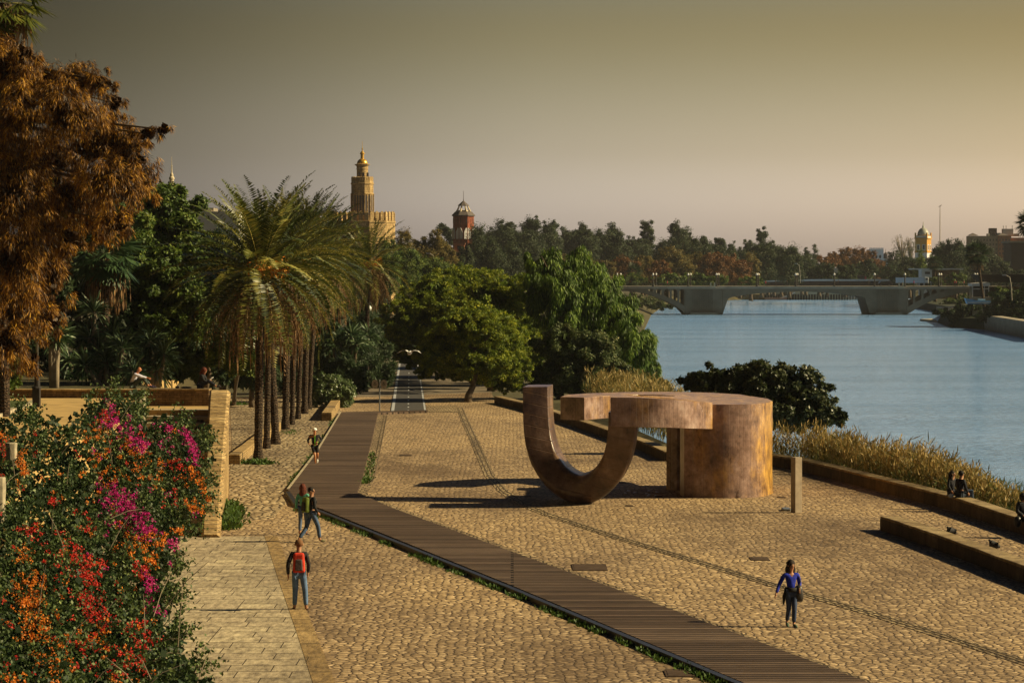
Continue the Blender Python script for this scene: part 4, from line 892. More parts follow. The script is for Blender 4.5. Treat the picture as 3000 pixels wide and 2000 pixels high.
# weeds
def weeds(name, pts, n, spread, h, label):
    C = []
    for a, b in zip(pts, pts[1:]):
        for k in range(int(n/(len(pts)-1))):
            f = random.random(); x = a[0]+(b[0]-a[0])*f; y = a[1]+(b[1]-a[1])*f
            if mnoise.noise(Vector((x*.02, y*.02, 3))) < -.12: continue
            p = gp(x, y); C.append((p.x+random.gauss(0,spread), p.y+random.gauss(0,spread), gz(p.y)+.03))
    C = np.array(C); N = len(C); D = rdir(N); D[:,2] = abs(D[:,2])+.35; D = unit(D); W = unit(np.cross(D, rdir(N)))
    o = leaves(name, C, D, W, rng.uniform(.4,1,N)*h, rng.uniform(.4,1,N)*h*.45, rng.uniform(0,1,N), M['lf_weed']); tag(o, label, 'weeds', kind='stuff')
weeds('edge_weeds', [(872,1496),(938,1514),(1200,1625),(1500,1745),(1800,1873),(2125,2014)], 4200, .10, .17, 'green weeds growing along the lower edge of the boardwalk')
weeds('edge_weeds', [(985,1225),(925,1325),(848,1432)], 1100, .10, .18, 'green weeds along the left edge of the boardwalk')
weeds('edge_weeds', [(1093,1330),(1078,1400),(1064,1420)], 500, .12, .2, 'green weeds at the right edge of the boardwalk')
weeds('wall_weeds', [(668,1480),(672,1520),(655,1560)], 1400, .22, .34, 'green weeds at the foot of the golden parapet')
weeds('palm_weeds', [(735,1358),(775,1362)], 500, .28, .32, 'weeds around the foot of the nearest palm')
weeds('palm_weeds', [(770,1318),(830,1306),(850,1262)], 500, .3, .2, 'weeds around the feet of the second and third palms')
weeds('tree_weeds', [(675,1186),(720,1188)], 500, .4, .3, 'grass around the thin tree beside the parapet')
# ================================================================== BOUGAINVILLEA
def boug():
    out = [(-60,1290),(0,1240),(60,1200),(120,1230),(230,1260),(270,1170),(330,1150),(400,1165),(440,1215),(500,1230),(560,1235),(600,1300),(600,1400),(594,1490),(535,1555),(500,1640),(468,1720),(478,1830),(535,1930),(610,2040),(640,2100),(-60,2100)]
    from mathutils.geometry import intersect_point_tri_2d
    tris = tessellate_polygon([[Vector((a, b, 0)) for a, b in out]])
    def inside(x, y): return any(intersect_point_tri_2d(Vector((x, y)), Vector(out[a]), Vector(out[b]), Vector(out[c])) for a, b, c in tris)
    def depth(x, y): return 88 - (y-1150)*.041 + 1.5*mnoise.noise(Vector((x*.008, y*.008, 1)))
    t = empty('bougainvillea', (-12, 74, 3.4), 'huge flowering bougainvillea in magenta, orange and red spilling over the wall at lower left', 'bush')
    cl = []
    while len(cl) < 2300:
        x = random.uniform(-60, 640); y = random.uniform(1150, 2100)
        if inside(x + random.gauss(0, 14), y + random.gauss(0, 14)): cl.append((x, y))
    C = []; T = []
    for x, y in cl:
        g = mnoise.noise(Vector((x*.012, y*.012, 7))); Y = depth(x, y) + random.uniform(-.5, .8); c = at(x, y, Y); k = 17 if g > -.1 else 10
        r = random.uniform(.12, .32); q = rdir(k)*rng.uniform(0, 1, (k,1))**.5*r; C.append(np.array(c)+q); T.append(np.full(k, .5*g + random.uniform(-.1,.1)))
    # arching outer sprays
    for i in range(150):
        e = random.choice([(60,1210),(110,1235),(270,1180),(330,1155),(400,1180),(520,1235),(590,1290),(596,1400),(590,1480),(548,1560),(505,1660),(492,1740),(515,1850),(570,1940)]); x, y = e[0]+random.uniform(-20,10), e[1]+random.uniform(-20,30)
        p = np.array(at(x, y, depth(x,y))); d = np.array([random.uniform(.1,1), -.2, random.uniform(-.1,1.0)]) if x > 350 else np.array([random.uniform(-.4,.6), -.1, 1]); d /= np.linalg.norm(d)
        for k in range(26): f = k/26*random.uniform(.35,.75); C.append((p + d*f*1.1 + np.array([0,0,-.5*f*f]) + rng.normal(0,.035,3))[None]); T.append(np.array([.1]))
    C = np.concatenate(C); T = np.concatenate(T); N = len(C); D = rdir(N)*.8 + np.array([.15,-.2,-.25]); D = unit(D); W = unit(np.cross(D, rdir(N)))
    leaves('leaves', C, D, W, rng.uniform(.06,.115,N), rng.uniform(.045,.075,N), .42+T+rng.normal(0,.2,N), M['lf_boug'], t)
    K = []
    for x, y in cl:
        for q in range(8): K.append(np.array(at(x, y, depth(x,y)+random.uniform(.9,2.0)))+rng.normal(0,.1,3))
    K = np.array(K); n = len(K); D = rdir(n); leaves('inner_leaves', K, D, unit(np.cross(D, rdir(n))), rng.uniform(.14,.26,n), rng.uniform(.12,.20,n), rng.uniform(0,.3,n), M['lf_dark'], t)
    # woody stems
    for i in range(40):
        x, y = random.choice(cl); a = at(x, y, depth(x, y)+.2); d = Vector((random.uniform(-.3,.8), random.uniform(-.2,.2), random.uniform(.0,.8))).normalized()*random.uniform(.6,1.5)
        MB().tube([a, a+d*.5+Vector((0,0,.1)), a+d], [.014,.010,.004], 5).build('stem', M['palebark'], t)
    def flowers(name, patches, mat, extra):
        C = []
        P = []
        for (x0, y0, x1, y1, rr, n) in patches:
            for k in range(n):
                f = random.random(); P.append((x0+(x1-x0)*f+random.gauss(0,rr), y0+(y1-y0)*f+random.gauss(0,rr)))
        for k in range(extra[4]):
            P.append((random.uniform(extra[0],extra[2]), random.uniform(extra[1],extra[3])))
        for x, y in P:
            if not inside(x*.97, y): continue
            c = np.array(at(x, y, depth(x,y) - .34 + random.uniform(-.25,.25))); k = random.randint(8, 20); C.append(c + rdir(k)*rng.uniform(0,1,(k,1))**.6*random.uniform(.05,.12))
        C = np.concatenate(C); N = len(C); n_ = unit(rdir(N)+np.array([.5,-.6,.6])); t_ = rdir(N); D = unit(t_ - n_*(t_*n_).sum(1,keepdims=True)); W = np.cross(n_, D)
        leaves(name, C, D, W, rng.uniform(.035,.062,N), rng.uniform(.03,.052,N), rng.uniform(0,1,N), M[mat], t)
    flowers('magenta_flowers', [(330,1435,450,1560,12,80),(395,1285,420,1320,9,34),(310,1200,340,1240,14,22),(300,1215,400,1265,16,26),(535,1260,580,1330,8,34),(570,1300,575,1360,6,14),(500,1590,560,1620,8,30),(510,1650,545,1680,8,22),(430,1680,450,1740,10,18),(600,1530,660,1540,8,20),(310,1440,400,1500,24,40),(490,1250,500,1260,6,12),(350,1500,420,1560,22,40),(420,1750,480,1790,14,12),(300,1240,430,1290,22,18)], 'fl_mag', (250,1230,600,1700,30))
    flowers('orange_flowers', [(60,1700,130,1760,26,60),(60,1790,160,1850,22,46),(20,1990,60,2010,14,24),(60,1330,75,1400,10,26),(370,1290,410,1330,12,22),(390,1330,470,1400,30,26),(550,1380,590,1420,12,26),(600,1440,620,1480,8,14),(555,1470,580,1500,8,16),(350,1540,420,1610,22,34),(450,1570,480,1600,12,26),(240,1270,300,1260,14,18),(270,1330,360,1390,30,26),(440,1630,460,1660,10,16),(0,1270,20,1290,8,14),(70,1840,160,1900,24,24),(100,1930,200,1990,24,20),(510,1550,530,1560,6,8),(60,1610,90,1640,14,14),(260,1850,330,1900,20,16)], 'fl_org', (0,1250,560,2000,70))
    flowers('red_flowers', [(200,1610,290,1660,18,44),(210,1680,290,1710,14,24),(240,1740,270,1790,16,34),(260,1790,320,1830,16,34),(60,1540,110,1560,12,18),(140,1460,170,1470,5,8),(380,1930,420,1960,14,16),(370,1830,440,1880,24,22),(220,1510,280,1540,14,10),(10,1300,24,1340,6,14),(150,1630,240,1690,22,16),(210,1860,260,1900,20,16),(300,1900,420,1990,30,24),(510,1340,540,1390,12,14),(470,1440,520,1480,14,10),(400,1650,430,1700,16,12),(330,1200,300,1230,12,14)], 'fl_red', (0,1250,600,2000,60))
random.seed(31); boug()
# ================================================================== PEOPLE
def skin(verts, edges, radii, lvl=1, smooth=True):
    me = bpy.data.meshes.new('tmp'); me.from_pydata([tuple(v) for v in verts], edges, []); ob = bpy.data.objects.new('tmp', me); col.objects.link(ob)
    md = ob.modifiers.new('s', 'SKIN'); md.use_smooth_shade = smooth
    for i, r in enumerate(radii): me.skin_vertices[0].data[i].radius = (r, r) if not hasattr(r, '__len__') else r
    me.skin_vertices[0].data[0].use_root = True
    sb = ob.modifiers.new('u', 'SUBSURF'); sb.levels = lvl; sb.render_levels = lvl
    dg = bpy.context.evaluated_depsgraph_get(); ev = ob.evaluated_get(dg); out = bpy.data.meshes.new_from_object(ev)
    bpy.data.objects.remove(ob); bpy.data.meshes.remove(me); out.materials.clear()
    out.polygons.foreach_set('use_smooth', [True]*len(out.polygons)); return out
TPL = dict(pelvis=(0,0,.95), waist=(0,0,1.10), chest=(0,.01,1.30), neck=(0,.0,1.47), hlow=(0,-.02,1.56), head=(0,-.01,1.64), top=(0,0,1.72), nose=(0,-.105,1.61),
    shl=(-.17,0,1.41), shr=(.17,0,1.41), ell=(-.23,.03,1.13), elr=(.23,.03,1.13), wrl=(-.25,-.04,.88), wrr=(.25,-.04,.88),
    hpl=(-.09,0,.92), hpr=(.09,0,.92), knl=(-.10,-.02,.50), knr=(.10,-.02,.50), anl=(-.10,.03,.09), anr=(.10,.03,.09), tol=(-.12,-.14,.035), tor=(.12,-.14,.035))
MAT_CACHE = {}
def cm(name, c, rough=.8):
    if name not in MAT_CACHE: MAT_CACHE[name] = plain(name, c, rough, .28, 9, bump=.6)
    return MAT_CACHE[name]
SKIN = cm('skin', (.42,.21,.12), .55)
def person(label, foot, phi, pose, H=1.75, cat='person', top=('jacket', (.02,.02,.025)), legs=('trousers', (.05,.08,.14)), shoes=(.03,.03,.03), hair=(.02,.012,.008), hairstyle='short',
           skinc=None, group=None, detail=True, sleeves=True, shorts=False, slim=1.0, extra=None, hat=None, topr=.02):
    J = dict(TPL); J.update(pose); sc_ = H/1.75; rot = Matrix.Rotation(R(phi), 3, 'Z')
    b = Vector(foot); t = empty('person', b, label, cat, group)
    Jw = {k: b + rot @ (Vector(v)*sc_) for k, v in J.items()}
    order = ['pelvis','waist','chest','neck','hlow','head','top','nose','shl','ell','wrl','shr','elr','wrr','hpl','knl','anl','tol','hpr','knr','anr','tor']
    rad = dict(pelvis=.115, waist=.105*slim, chest=.125*slim, neck=.052, hlow=.072, head=.094, top=.06, nose=.014, shl=.055, shr=.055, ell=.04, elr=.04, wrl=.027, wrr=.027, hpl=.085, hpr=.085, knl=.055, knr=.055, anl=.038, anr=.038, tol=.034, tor=.034)
    E = [('pelvis','waist'),('waist','chest'),('chest','neck'),('neck','hlow'),('hlow','head'),('head','top'),('head','nose'),('chest','shl'),('shl','ell'),('ell','wrl'),('chest','shr'),('shr','elr'),('elr','wrr'),('pelvis','hpl'),('hpl','knl'),('knl','anl'),('anl','tol'),('pelvis','hpr'),('hpr','knr'),('knr','anr'),('anr','tor')]
    V = [Jw[k] for k in order]; RR = [rad[k]*sc_ for k in order]; ed = [(order.index(a), order.index(c)) for a, c in E]
    if detail:   # palms with five bent fingers
        for s_ in 'lr':
            wv, ev = Jw['wr'+s_], Jw['el'+s_]; d = (wv-ev).normalized(); sd_ = d.orthogonal().normalized(); sd_ = (rot @ Vector((0,1,0))); sd_ = (sd_ - d*sd_.dot(d)).normalized(); nn = d.cross(sd_)
            pi = len(V); V.append(wv + d*.055*sc_); RR.append(.030*sc_); ed.append((order.index('wr'+s_), pi))
            for k in range(4):
                o_ = (k-1.5)*.020*sc_; ln = (.045,.055,.052,.038)[k]*sc_; a_ = V[pi] + d*.030*sc_ + sd_*o_; m_ = a_ + d*ln*.6 + nn*.006*k*sc_; e_ = m_ + d*ln*.35 + nn*(.016+.003*k)*sc_
                i0 = len(V); V += [a_, m_, e_]; RR += [.009*sc_, .008*sc_, .0065*sc_]; ed += [(pi, i0), (i0, i0+1), (i0+1, i0+2)]
            i0 = len(V); a_ = V[pi] - d*.02*sc_ - sd_*.03*sc_; V += [a_, a_ + (d*.6 - sd_*.7).normalized()*.035*sc_]; RR += [.010*sc_, .0085*sc_]; ed += [(pi, i0), (i0, i0+1)]
    me = skin(V, ed, RR, 1); link('body', me, skinc or SKIN, t)
    g = lambda *k: [Jw[q] for q in k]
    # clothes
    K = ['pelvis','waist','chest','ncb','shl','ell','cul','shr','elr','cur'] if sleeves else ['pelvis','waist','chest','ncb','shl','shr']
    X = dict(Jw); X['ncb'] = Jw['chest'].lerp(Jw['neck'], .75); X['cul'] = Jw['ell'].lerp(Jw['wrl'], .93); X['cur'] = Jw['elr'].lerp(Jw['wrr'], .93)
    rr = dict(pelvis=.135, waist=.120*slim, chest=.143*slim, ncb=.07, shl=.072, shr=.072, ell=.055, elr=.055, cul=.043, cur=.043)
    ee = [('pelvis','waist'),('waist','chest'),('chest','ncb'),('chest','shl'),('chest','shr')] + ([('shl','ell'),('ell','cul'),('shr','elr'),('elr','cur')] if sleeves else [])
    tp_ = link(top[0], skin([X[k] for k in K], [(K.index(a), K.index(c)) for a, c in ee], [(rr[k]+topr-.02)*sc_ for k in K], 1), cm('cloth_%s_%s' % (top[0], label[:9]), top[1]), t)
    X['cal'] = Jw['knl'].lerp(Jw['anl'], .9) if not shorts else Jw['hpl'].lerp(Jw['knl'], .75); X['car'] = Jw['knr'].lerp(Jw['anr'], .9) if not shorts else Jw['hpr'].lerp(Jw['knr'], .75)
    X['kl'] = Jw['knl'] if not shorts else Jw['hpl'].lerp(Jw['knl'], .4); X['kr'] = Jw['knr'] if not shorts else Jw['hpr'].lerp(Jw['knr'], .4)
    K = ['pelvis','hpl','kl','cal','hpr','kr','car']; rr = dict(pelvis=.125, hpl=.102, hpr=.102, kl=.072 if not shorts else .095, kr=.072 if not shorts else .095, cal=.06 if not shorts else .09, car=.06 if not shorts else .09)
    ee = [('pelvis','hpl'),('hpl','kl'),('kl','cal'),('pelvis','hpr'),('hpr','kr'),('kr','car')]
    link(legs[0], skin([X[k] for k in K], [(K.index(a), K.index(c)) for a, c in ee], [rr[k]*sc_ for k in K], 1), cm('cloth_%s_%s' % (legs[0], label[:9]), legs[1]), t)
    for s_ in 'lr':
        a, o_ = Jw['an'+s_], Jw['to'+s_]; d = (o_-a).normalized()
        link('shoe', skin([a + Vector((0,0,-.01)), a.lerp(o_, .5) , o_ + d*.05*sc_], [(0,1),(1,2)], [.052*sc_, .045*sc_, .034*sc_], 1), cm('shoe_'+label[:9], shoes), t)
    # head details
    h = Jw['head']; fw = (Jw['nose'] - Jw['head']); fw.z = 0; fw.normalize(); up = (Jw['top']-Jw['hlow']).normalized(); sid = fw.cross(up).normalized(); hm = cm('hair_'+label[:9], hair)
    def blob(cs, name, mat):
        m = MB()
        for c, r in cs: m.ball(c, r, 12, 9)
        me = m.mesh(name, True); 
        for v in me.vertices: v.co += Vector((mnoise.noise(v.co*16), mnoise.noise(v.co*16+Vector((5,5,5))), mnoise.noise(v.co*16+Vector((9,9,9)))))*(.03 if hairstyle in ('curly','long') else .008)
        link(name, me, mat, t)
    if hairstyle == 'short': blob([(h - fw*.022*sc_ + up*.028*sc_, (.102*sc_,.102*sc_,.098*sc_))], 'hair', hm)
    if hairstyle == 'long': blob([(h - fw*.03*sc_ + up*.03*sc_, (.108*sc_,.108*sc_,.105*sc_)), (h - fw*.085*sc_ - up*.12*sc_, (.115*sc_,.075*sc_,.19*sc_)), (h - fw*.04*sc_ - up*.10*sc_ + sid*.085*sc_, (.045*sc_,.05*sc_,.17*sc_)), (h - fw*.04*sc_ - up*.10*sc_ - sid*.085*sc_, (.045*sc_,.05*sc_,.17*sc_))], 'hair', hm)
    if hairstyle == 'curly': blob([(h - fw*.03*sc_ + up*.03*sc_, (.135*sc_,.135*sc_,.13*sc_)), (h - fw*.09*sc_ - up*.10*sc_, (.13*sc_,.10*sc_,.15*sc_))], 'hair', hm)
    if hat:
        blob([(h - fw*.01*sc_ + up*.04*sc_, (.108*sc_,.108*sc_,.085*sc_)), (h + fw*.10*sc_ + up*.035*sc_, (.06*sc_,.06*sc_,.012*sc_))], 'cap', cm('cap_white', hat))
    if detail:
        for s_ in (-1, 1):
            MB().ball(h + fw*.082*sc_ + sid*s_*.033*sc_ - up*.002, .012*sc_, 8, 5).build('eye', M['black'], t, smooth=True)
            MB().ball(h + sid*s_*.095*sc_ - up*.015*sc_, (.016*sc_,.02*sc_,.028*sc_), 8, 5).build('ear', skinc or SKIN, t, smooth=True)
        MB().ball(Jw['hlow'] + fw*.075*sc_ - up*.0, (.022*sc_,.016*sc_,.007*sc_), 8, 5).build('mouth', cm('lips', (.30,.09,.07)), t, smooth=True)
    if extra: extra(t, Jw, fw, up, sid, sc_, rot)
    return t
def rucksack(t, J, fw, up, sid, s, rot, c1, c2, pocket=True, name='rucksack'):
    bk = (rot @ Vector((0,1,0))); c = J['chest'].lerp(J['waist'], .45) + bk*.20*s; sx = rot @ Vector((1,0,0))
    def bb(c, dx, dy, dz, nm, col_, par, bev=.05):
        m = MB()
        for z in (-1, 1):
            for x, y in ((-1,-1),(1,-1),(1,1),(-1,1)): m.v.append(tuple(c + sx*x*dx*(1 if z < 0 else .82) + bk*y*dy*(1 if z < 0 else .8) + Vector((0,0,z*dz))))
        m.f = [(0,3,2,1),(4,5,6,7),(0,1,5,4),(1,2,6,5),(2,3,7,6),(3,0,4,7)]
        o = m.build(nm, col_, par, bevel=bev*s, smooth=False); return o
    r_ = empty(name, c, None, None); r_.parent = t; r_.location = c - Vector(t.location)
    bb(c, .155*s, .085*s, .24*s, 'bag', cm(name+'_a_'+'%.2f' % c1[0], c1), r_)
    bb(c + bk*.095*s - Vector((0,0,.05*s)), .095*s, .03*s, .14*s, 'front_pocket', cm(name+'_b_'+'%.2f' % c2[0], c2), r_, .03)
    for q in (-1, 1):
        MB().tube([c + sx*q*.09*s - bk*.08*s + Vector((0,0,.2*s)), J['chest'] + sx*q*.12*s + Vector((0,0,.15*s)), J['chest'] + sx*q*.13*s - bk*.13*s, J['waist'] + sx*q*.13*s - bk*.02*s], .018*s, 6).build('strap', cm(name+'_c', (.02,.02,.02)), r_)
# walking woman in blue
def ex_bag(t, J, fw, up, sid, s, rot):
    sh = J['shr']; c = J['hpr'] + Vector((.10,-.02,-.02)); o = MB()
    m = MB(); m.lathe((0,0,0), [(.04,-.22),(.12,-.20),(.145,-.08),(.11,.10),(.06,.18)], 14); m.v = [(c.x + x*.85, c.y + y*.65, c.z + z + .02) for x, y, z in m.v]
    bg_ = m.build('shoulder_bag', cm('bag_leather', (.035,.032,.030), .35), t, smooth=True)
    MB().tube([sh + Vector((.0,.0,.06)), sh.lerp(c, .5) + Vector((.06,-.04,.05)), c + Vector((0,-.03,.18))], .012, 6).build('bag_strap', cm('bag_strap', (.03,.03,.03)), t)
    # jacket tied round the waist
    m = MB(); p = J['pelvis']; m.lathe((p.x, p.y, p.z), [(.15,.0),(.155,.05),(.145,.10)], 14); m.tube([p + Vector((-.12,-.06,.04)), p + Vector((-.17,-.06,-.12)), p + Vector((-.18,-.05,-.30))], [.04,.045,.02], 6); m.build('tied_jacket', cm('tied_jacket', (.012,.012,.014)), t, smooth=True)
person('woman in bright blue top and jeans walking with a black shoulder bag on the cobbles', gp(2317,1838), 12,
    dict(wrl=(-.42,-.05,.90), ell=(-.31,.02,1.14), elr=(.25,.04,1.15), wrr=(.20,-.10,1.02), hpl=(-.08,0,.92), knl=(-.06,-.02,.52), anl=(-.07,.14,.13), tol=(-.08,.0,.035), knr=(.05,-.14,.51), anr=(.04,-.12,.10), tor=(.06,-.28,.06), nose=(.02,-.105,1.61)),
    H=1.60, top=('sweater', (.012,.030,.42)), legs=('jeans', (.035,.055,.12)), shoes=(.06,.10,.07), hairstyle='long', slim=.88, extra=ex_bag)
# man with the red rucksack, seen from behind
person('man with a red rucksack and blue jeans, seen from behind on the kerb strip', gp(876,1790), 184,
    dict(ell=(-.24,.05,1.14), elr=(.27,.06,1.14), wrl=(-.22,-.02,.93), wrr=(.26,-.0,.88), knl=(-.15,-.02,.50), anl=(-.17,.02,.09), tol=(-.22,-.14,.03), knr=(.09,-.03,.5), anr=(.11,-.05,.09), tor=(.14,-.2,.03)),
    H=1.80, top=('shirt', (.018,.016,.018)), legs=('jeans', (.10,.17,.31)), shoes=(.07,.04,.025), hair=(.16,.075,.03), extra=lambda *a: rucksack(*a, (.60,.045,.02), (.10,.07,.07)))
# couple walking
person('man in black jacket with a green rucksack striding to the right beside a woman', gp(912,1590), 128,
    dict(knl=(-.09,-.20,.52), anl=(-.09,-.26,.10), tol=(-.10,-.42,.04), knr=(.09,.12,.48), anr=(.09,.42,.13), tor=(.10,.29,.04), wrl=(-.20,-.12,.95), wrr=(.24,-.08,.92), nose=(-.08,-.085,1.61)),
    H=1.78, top=('jacket', (.014,.014,.016)), legs=('jeans', (.055,.095,.18)), shoes=(.10,.09,.04), hair=(.012,.008,.006), extra=lambda *a: rucksack(*a, (.11,.15,.02), (.02,.02,.02)))
person('woman with long red brown hair and turquoise jacket walking beside the man in black', gp(888,1568), 165,
    dict(knl=(-.09,-.10,.50), anl=(-.10,-.02,.09), knr=(.09,.02,.50), anr=(.09,.10,.12), tor=(.10,-.05,.04), wrr=(.26,-.04,.88)),
    H=1.68, top=('turquoise_jacket', (.10,.36,.26)), legs=('jeans', (.09,.13,.22)), shoes=(.03,.03,.05), hair=(.10,.022,.010), hairstyle='long', slim=.9)
# runner
def ex_zip(t, J, fw, up, sid, s, rot):
    f = rot @ Vector((0,-1,0)); a = J['chest'].lerp(J['neck'], .7) + f*.115; b = J['chest'] + f*.148; c = J['waist'] + f*.128; d = J['pelvis'] + f*.137
    MB().tube([a, b, c, d], [.008,.009,.009,.008], 6).build('zip', cm('zip_green', (.25,.85,.02)), t)
    MB().lathe(J['wrr'], [(.040,-.015),(.042,0),(.040,.015)], 12).build('wristband', cm('band_green', (.35,.8,.05)), t)
person('runner in white cap, black top and shorts coming along the boardwalk', gp(922,1366), 8,
    dict(shl=(-.18,0,1.40), shr=(.18,0,1.40), ell=(-.31,.12,1.18), elr=(.34,.10,1.17), wrl=(-.27,-.08,1.05), wrr=(.10,-.22,1.12), hpl=(-.09,0,.90), hpr=(.09,0,.90), knl=(.0,-.14,.50), anl=(.03,-.04,.09), tol=(.03,-.2,.03), knr=(.13,-.02,.50), anr=(.15,.34,.33), tor=(.14,.30,.18)),
    H=1.76, top=('running_top', (.012,.012,.014)), legs=('shorts', (.012,.012,.014)), shorts=True, shoes=(.75,.75,.72), hair=(.02,.01,.01), skinc=cm('tanned_skin', (.45,.20,.09), .5), hat=(.75,.75,.75), extra=ex_zip)
# seated figures on the terrace wall (profile, looking right)
zt = 12-340*116.5/F0+.02
sit = dict(pelvis=(0,.0,.12), waist=(0,-.03,.26), chest=(0,-.12,.47), neck=(0,-.20,.62), hlow=(0,-.27,.68), head=(0,-.28,.76), top=(0,-.27,.84), nose=(0,-.385,.72), shl=(-.17,-.14,.55), shr=(.17,-.14,.55),
    ell=(-.20,-.36,.46), elr=(.20,-.36,.46), wrl=(-.12,-.60,.42), wrr=(.12,-.60,.40), hpl=(-.10,-.03,.12), hpr=(.10,-.03,.12), knl=(-.11,-.40,.46), knr=(.11,-.44,.42), anl=(-.10,-.66,.10), anr=(.10,-.72,.10), tol=(-.10,-.84,.05), tor=(.10,-.90,.05))
c = at(387,1138,116.9); c.z = zt
person('bald man in pale shirt sitting on the brick wall with his arms on his knees', c, 90, sit, H=1.82, top=('shirt', (.50,.50,.62)), legs=('trousers', (.045,.06,.05)), shoes=(.03,.02,.05), hairstyle='none', skinc=cm('sun_skin', (.48,.19,.09), .5))
def ex_book(t, J, fw, up, sid, s, rot):
    c = J['wrl'].lerp(J['wrr'], .5) + fw*.06 + Vector((0,0,.03)); m = MB()
    for q in (-1, 1): m.add([c + sid*q*.0, c + sid*q*.12 + Vector((0,0,.03)), c + sid*q*.12 + fw*.10 + Vector((0,0,.12)), c + fw*.10 + Vector((0,0,.09)), c - Vector((0,0,.015)), c + sid*q*.12 + Vector((0,0,.015)), c + sid*q*.12 + fw*.10 + Vector((0,0,.105)), c + fw*.10 + Vector((0,0,.075))], [(0,1,2,3),(7,6,5,4),(0,4,5,1),(1,5,6,2),(2,6,7,3),(3,7,4,0)])
    bo = m.build('book', M['white'], org=c); tag(bo, 'open white book held by the curly haired woman on the wall', 'book')
c = at(585,1138,116.9); c.z = zt
s2 = dict(sit); s2.update(wrl=(-.06,-.42,.34), wrr=(.06,-.42,.34), ell=(-.2,-.24,.32), elr=(.2,-.24,.32), knl=(-.09,-.42,.34), knr=(.09,-.38,.30), anl=(-.08,-.76,.10), anr=(.08,-.72,.09), tol=(-.08,-.92,.09), tor=(.08,-.88,.08), hlow=(0,-.22,.68), head=(0,-.22,.76), top=(0,-.21,.84), nose=(0,-.32,.71))
person('woman with curly dark red hair reading on the brick wall beside the parapet', c, 80, s2, H=1.66, top=('black_coat', (.010,.010,.012)), legs=('leggings', (.012,.014,.025)), shoes=(.55,.12,.06), hair=(.075,.018,.008), hairstyle='curly', extra=ex_book, topr=.035)
q = at(520,1139,117.0); tag(MB().ball((q.x,q.y,zt+.05),(.10,.12,.05),8,6).ball((q.x+.35,q.y,zt+.035),(.25,.15,.04),10,6).build('cloth_bundle', cm('bundle', (.10,.09,.09)), org=q, smooth=True), 'small dark bundle lying on the wall between the two sitting people', 'bundle')
# couple on the river wall, seen from behind
def wallp(x, y, back=.30): p = gp(x, y); p.y += back; p.z = gz(p.y) + .54; return p
sitw = dict(pelvis=(0,0,.13), waist=(0,-.01,.28), chest=(0,-.03,.50), neck=(0,-.06,.66), hlow=(0,-.08,.74), head=(0,-.08,.82), top=(0,-.07,.90), nose=(0,-.185,.79), shl=(-.17,-.03,.60), shr=(.17,-.03,.60), ell=(-.23,-.06,.34), elr=(.23,-.06,.34), wrl=(-.20,-.20,.16), wrr=(.18,-.26,.18),
    hpl=(-.10,-.04,.12), hpr=(.10,-.04,.12), knl=(-.12,-.46,.12), knr=(.12,-.46,.12), anl=(-.12,-.50,-.32), anr=(.12,-.50,-.32), tol=(-.12,-.64,-.36), tor=(.12,-.64,-.36))
sf = dict(sitw); sf.update(knl=(-.12,-.34,.10), anl=(-.12,-.34,-.36), tol=(-.14,-.48,-.42))
p = wallp(2792,1496); person('woman in sunglasses with red hair sitting astride the river wall behind her companion', p + Vector((.02,.25,0)), 40, dict(sf, nose=(.06,-.17,.79)), H=1.66, top=('dark_sweater', (.012,.012,.018)), legs=('trousers', (.012,.012,.02)), hair=(.10,.03,.012), hairstyle='long', slim=.9, group=None)
p = wallp(2815,1502); man = person('dark haired man in navy sweater sitting on the river wall looking over the water', p + Vector((.0,-.05,0)), 125, dict(sitw, wrr=(.2,-.3,.22)), H=1.82, top=('navy_sweater', (.008,.008,.016)), legs=('dark_jeans', (.02,.03,.05)), hair=(.010,.008,.008))
q = p + Vector((.36,.05,0)); tag(MB().box((q.x-.15,q.y-.09,q.z),(q.x+.13,q.y+.09,q.z+.28)).build('carrier_bag', cm('blue_bag', (.055,.09,.17)), org=q, bevel=.02), 'small blue bag standing on the river wall beside the sitting man', 'bag')
q = wallp(2793,1500,.1); tag(MB().ball((q.x-.08,q.y-.03,q.z+.06),(.10,.08,.08),10,7).build('white_cloth', cm('white_cloth', (.55,.62,.72)), org=q, smooth=True), 'crumpled white cloth in the lap of the woman on the river wall', 'cloth')
def ex_hood(t, J, fw, up, sid, s, rot):
    m = MB(); h = J['head'] - fw*.04; m.ball(h, (.135,.135,.15), 12, 9); m.build('hood', cm('hood', (.02,.02,.025)), t, smooth=True)
p = wallp(3000,1578,.25); person('person in dark hooded jacket on the river wall, cut by the right edge', p, 15, dict(sitw, wrl=(-.1,-.3,.2)), H=1.72, top=('hooded_jacket', (.022,.024,.032)), legs=('trousers', (.012,.012,.014)), hairstyle='none', extra=ex_hood, topr=.04)
q = p + Vector((-.22,-.32,.03)); tag(MB().ball(q,(.13,.10,.19),10,8).build('black_handbag', cm('handbag', (.02,.02,.02), .35), org=q, smooth=True), 'black bag hanging at the knee of the hooded person at the right edge', 'bag')
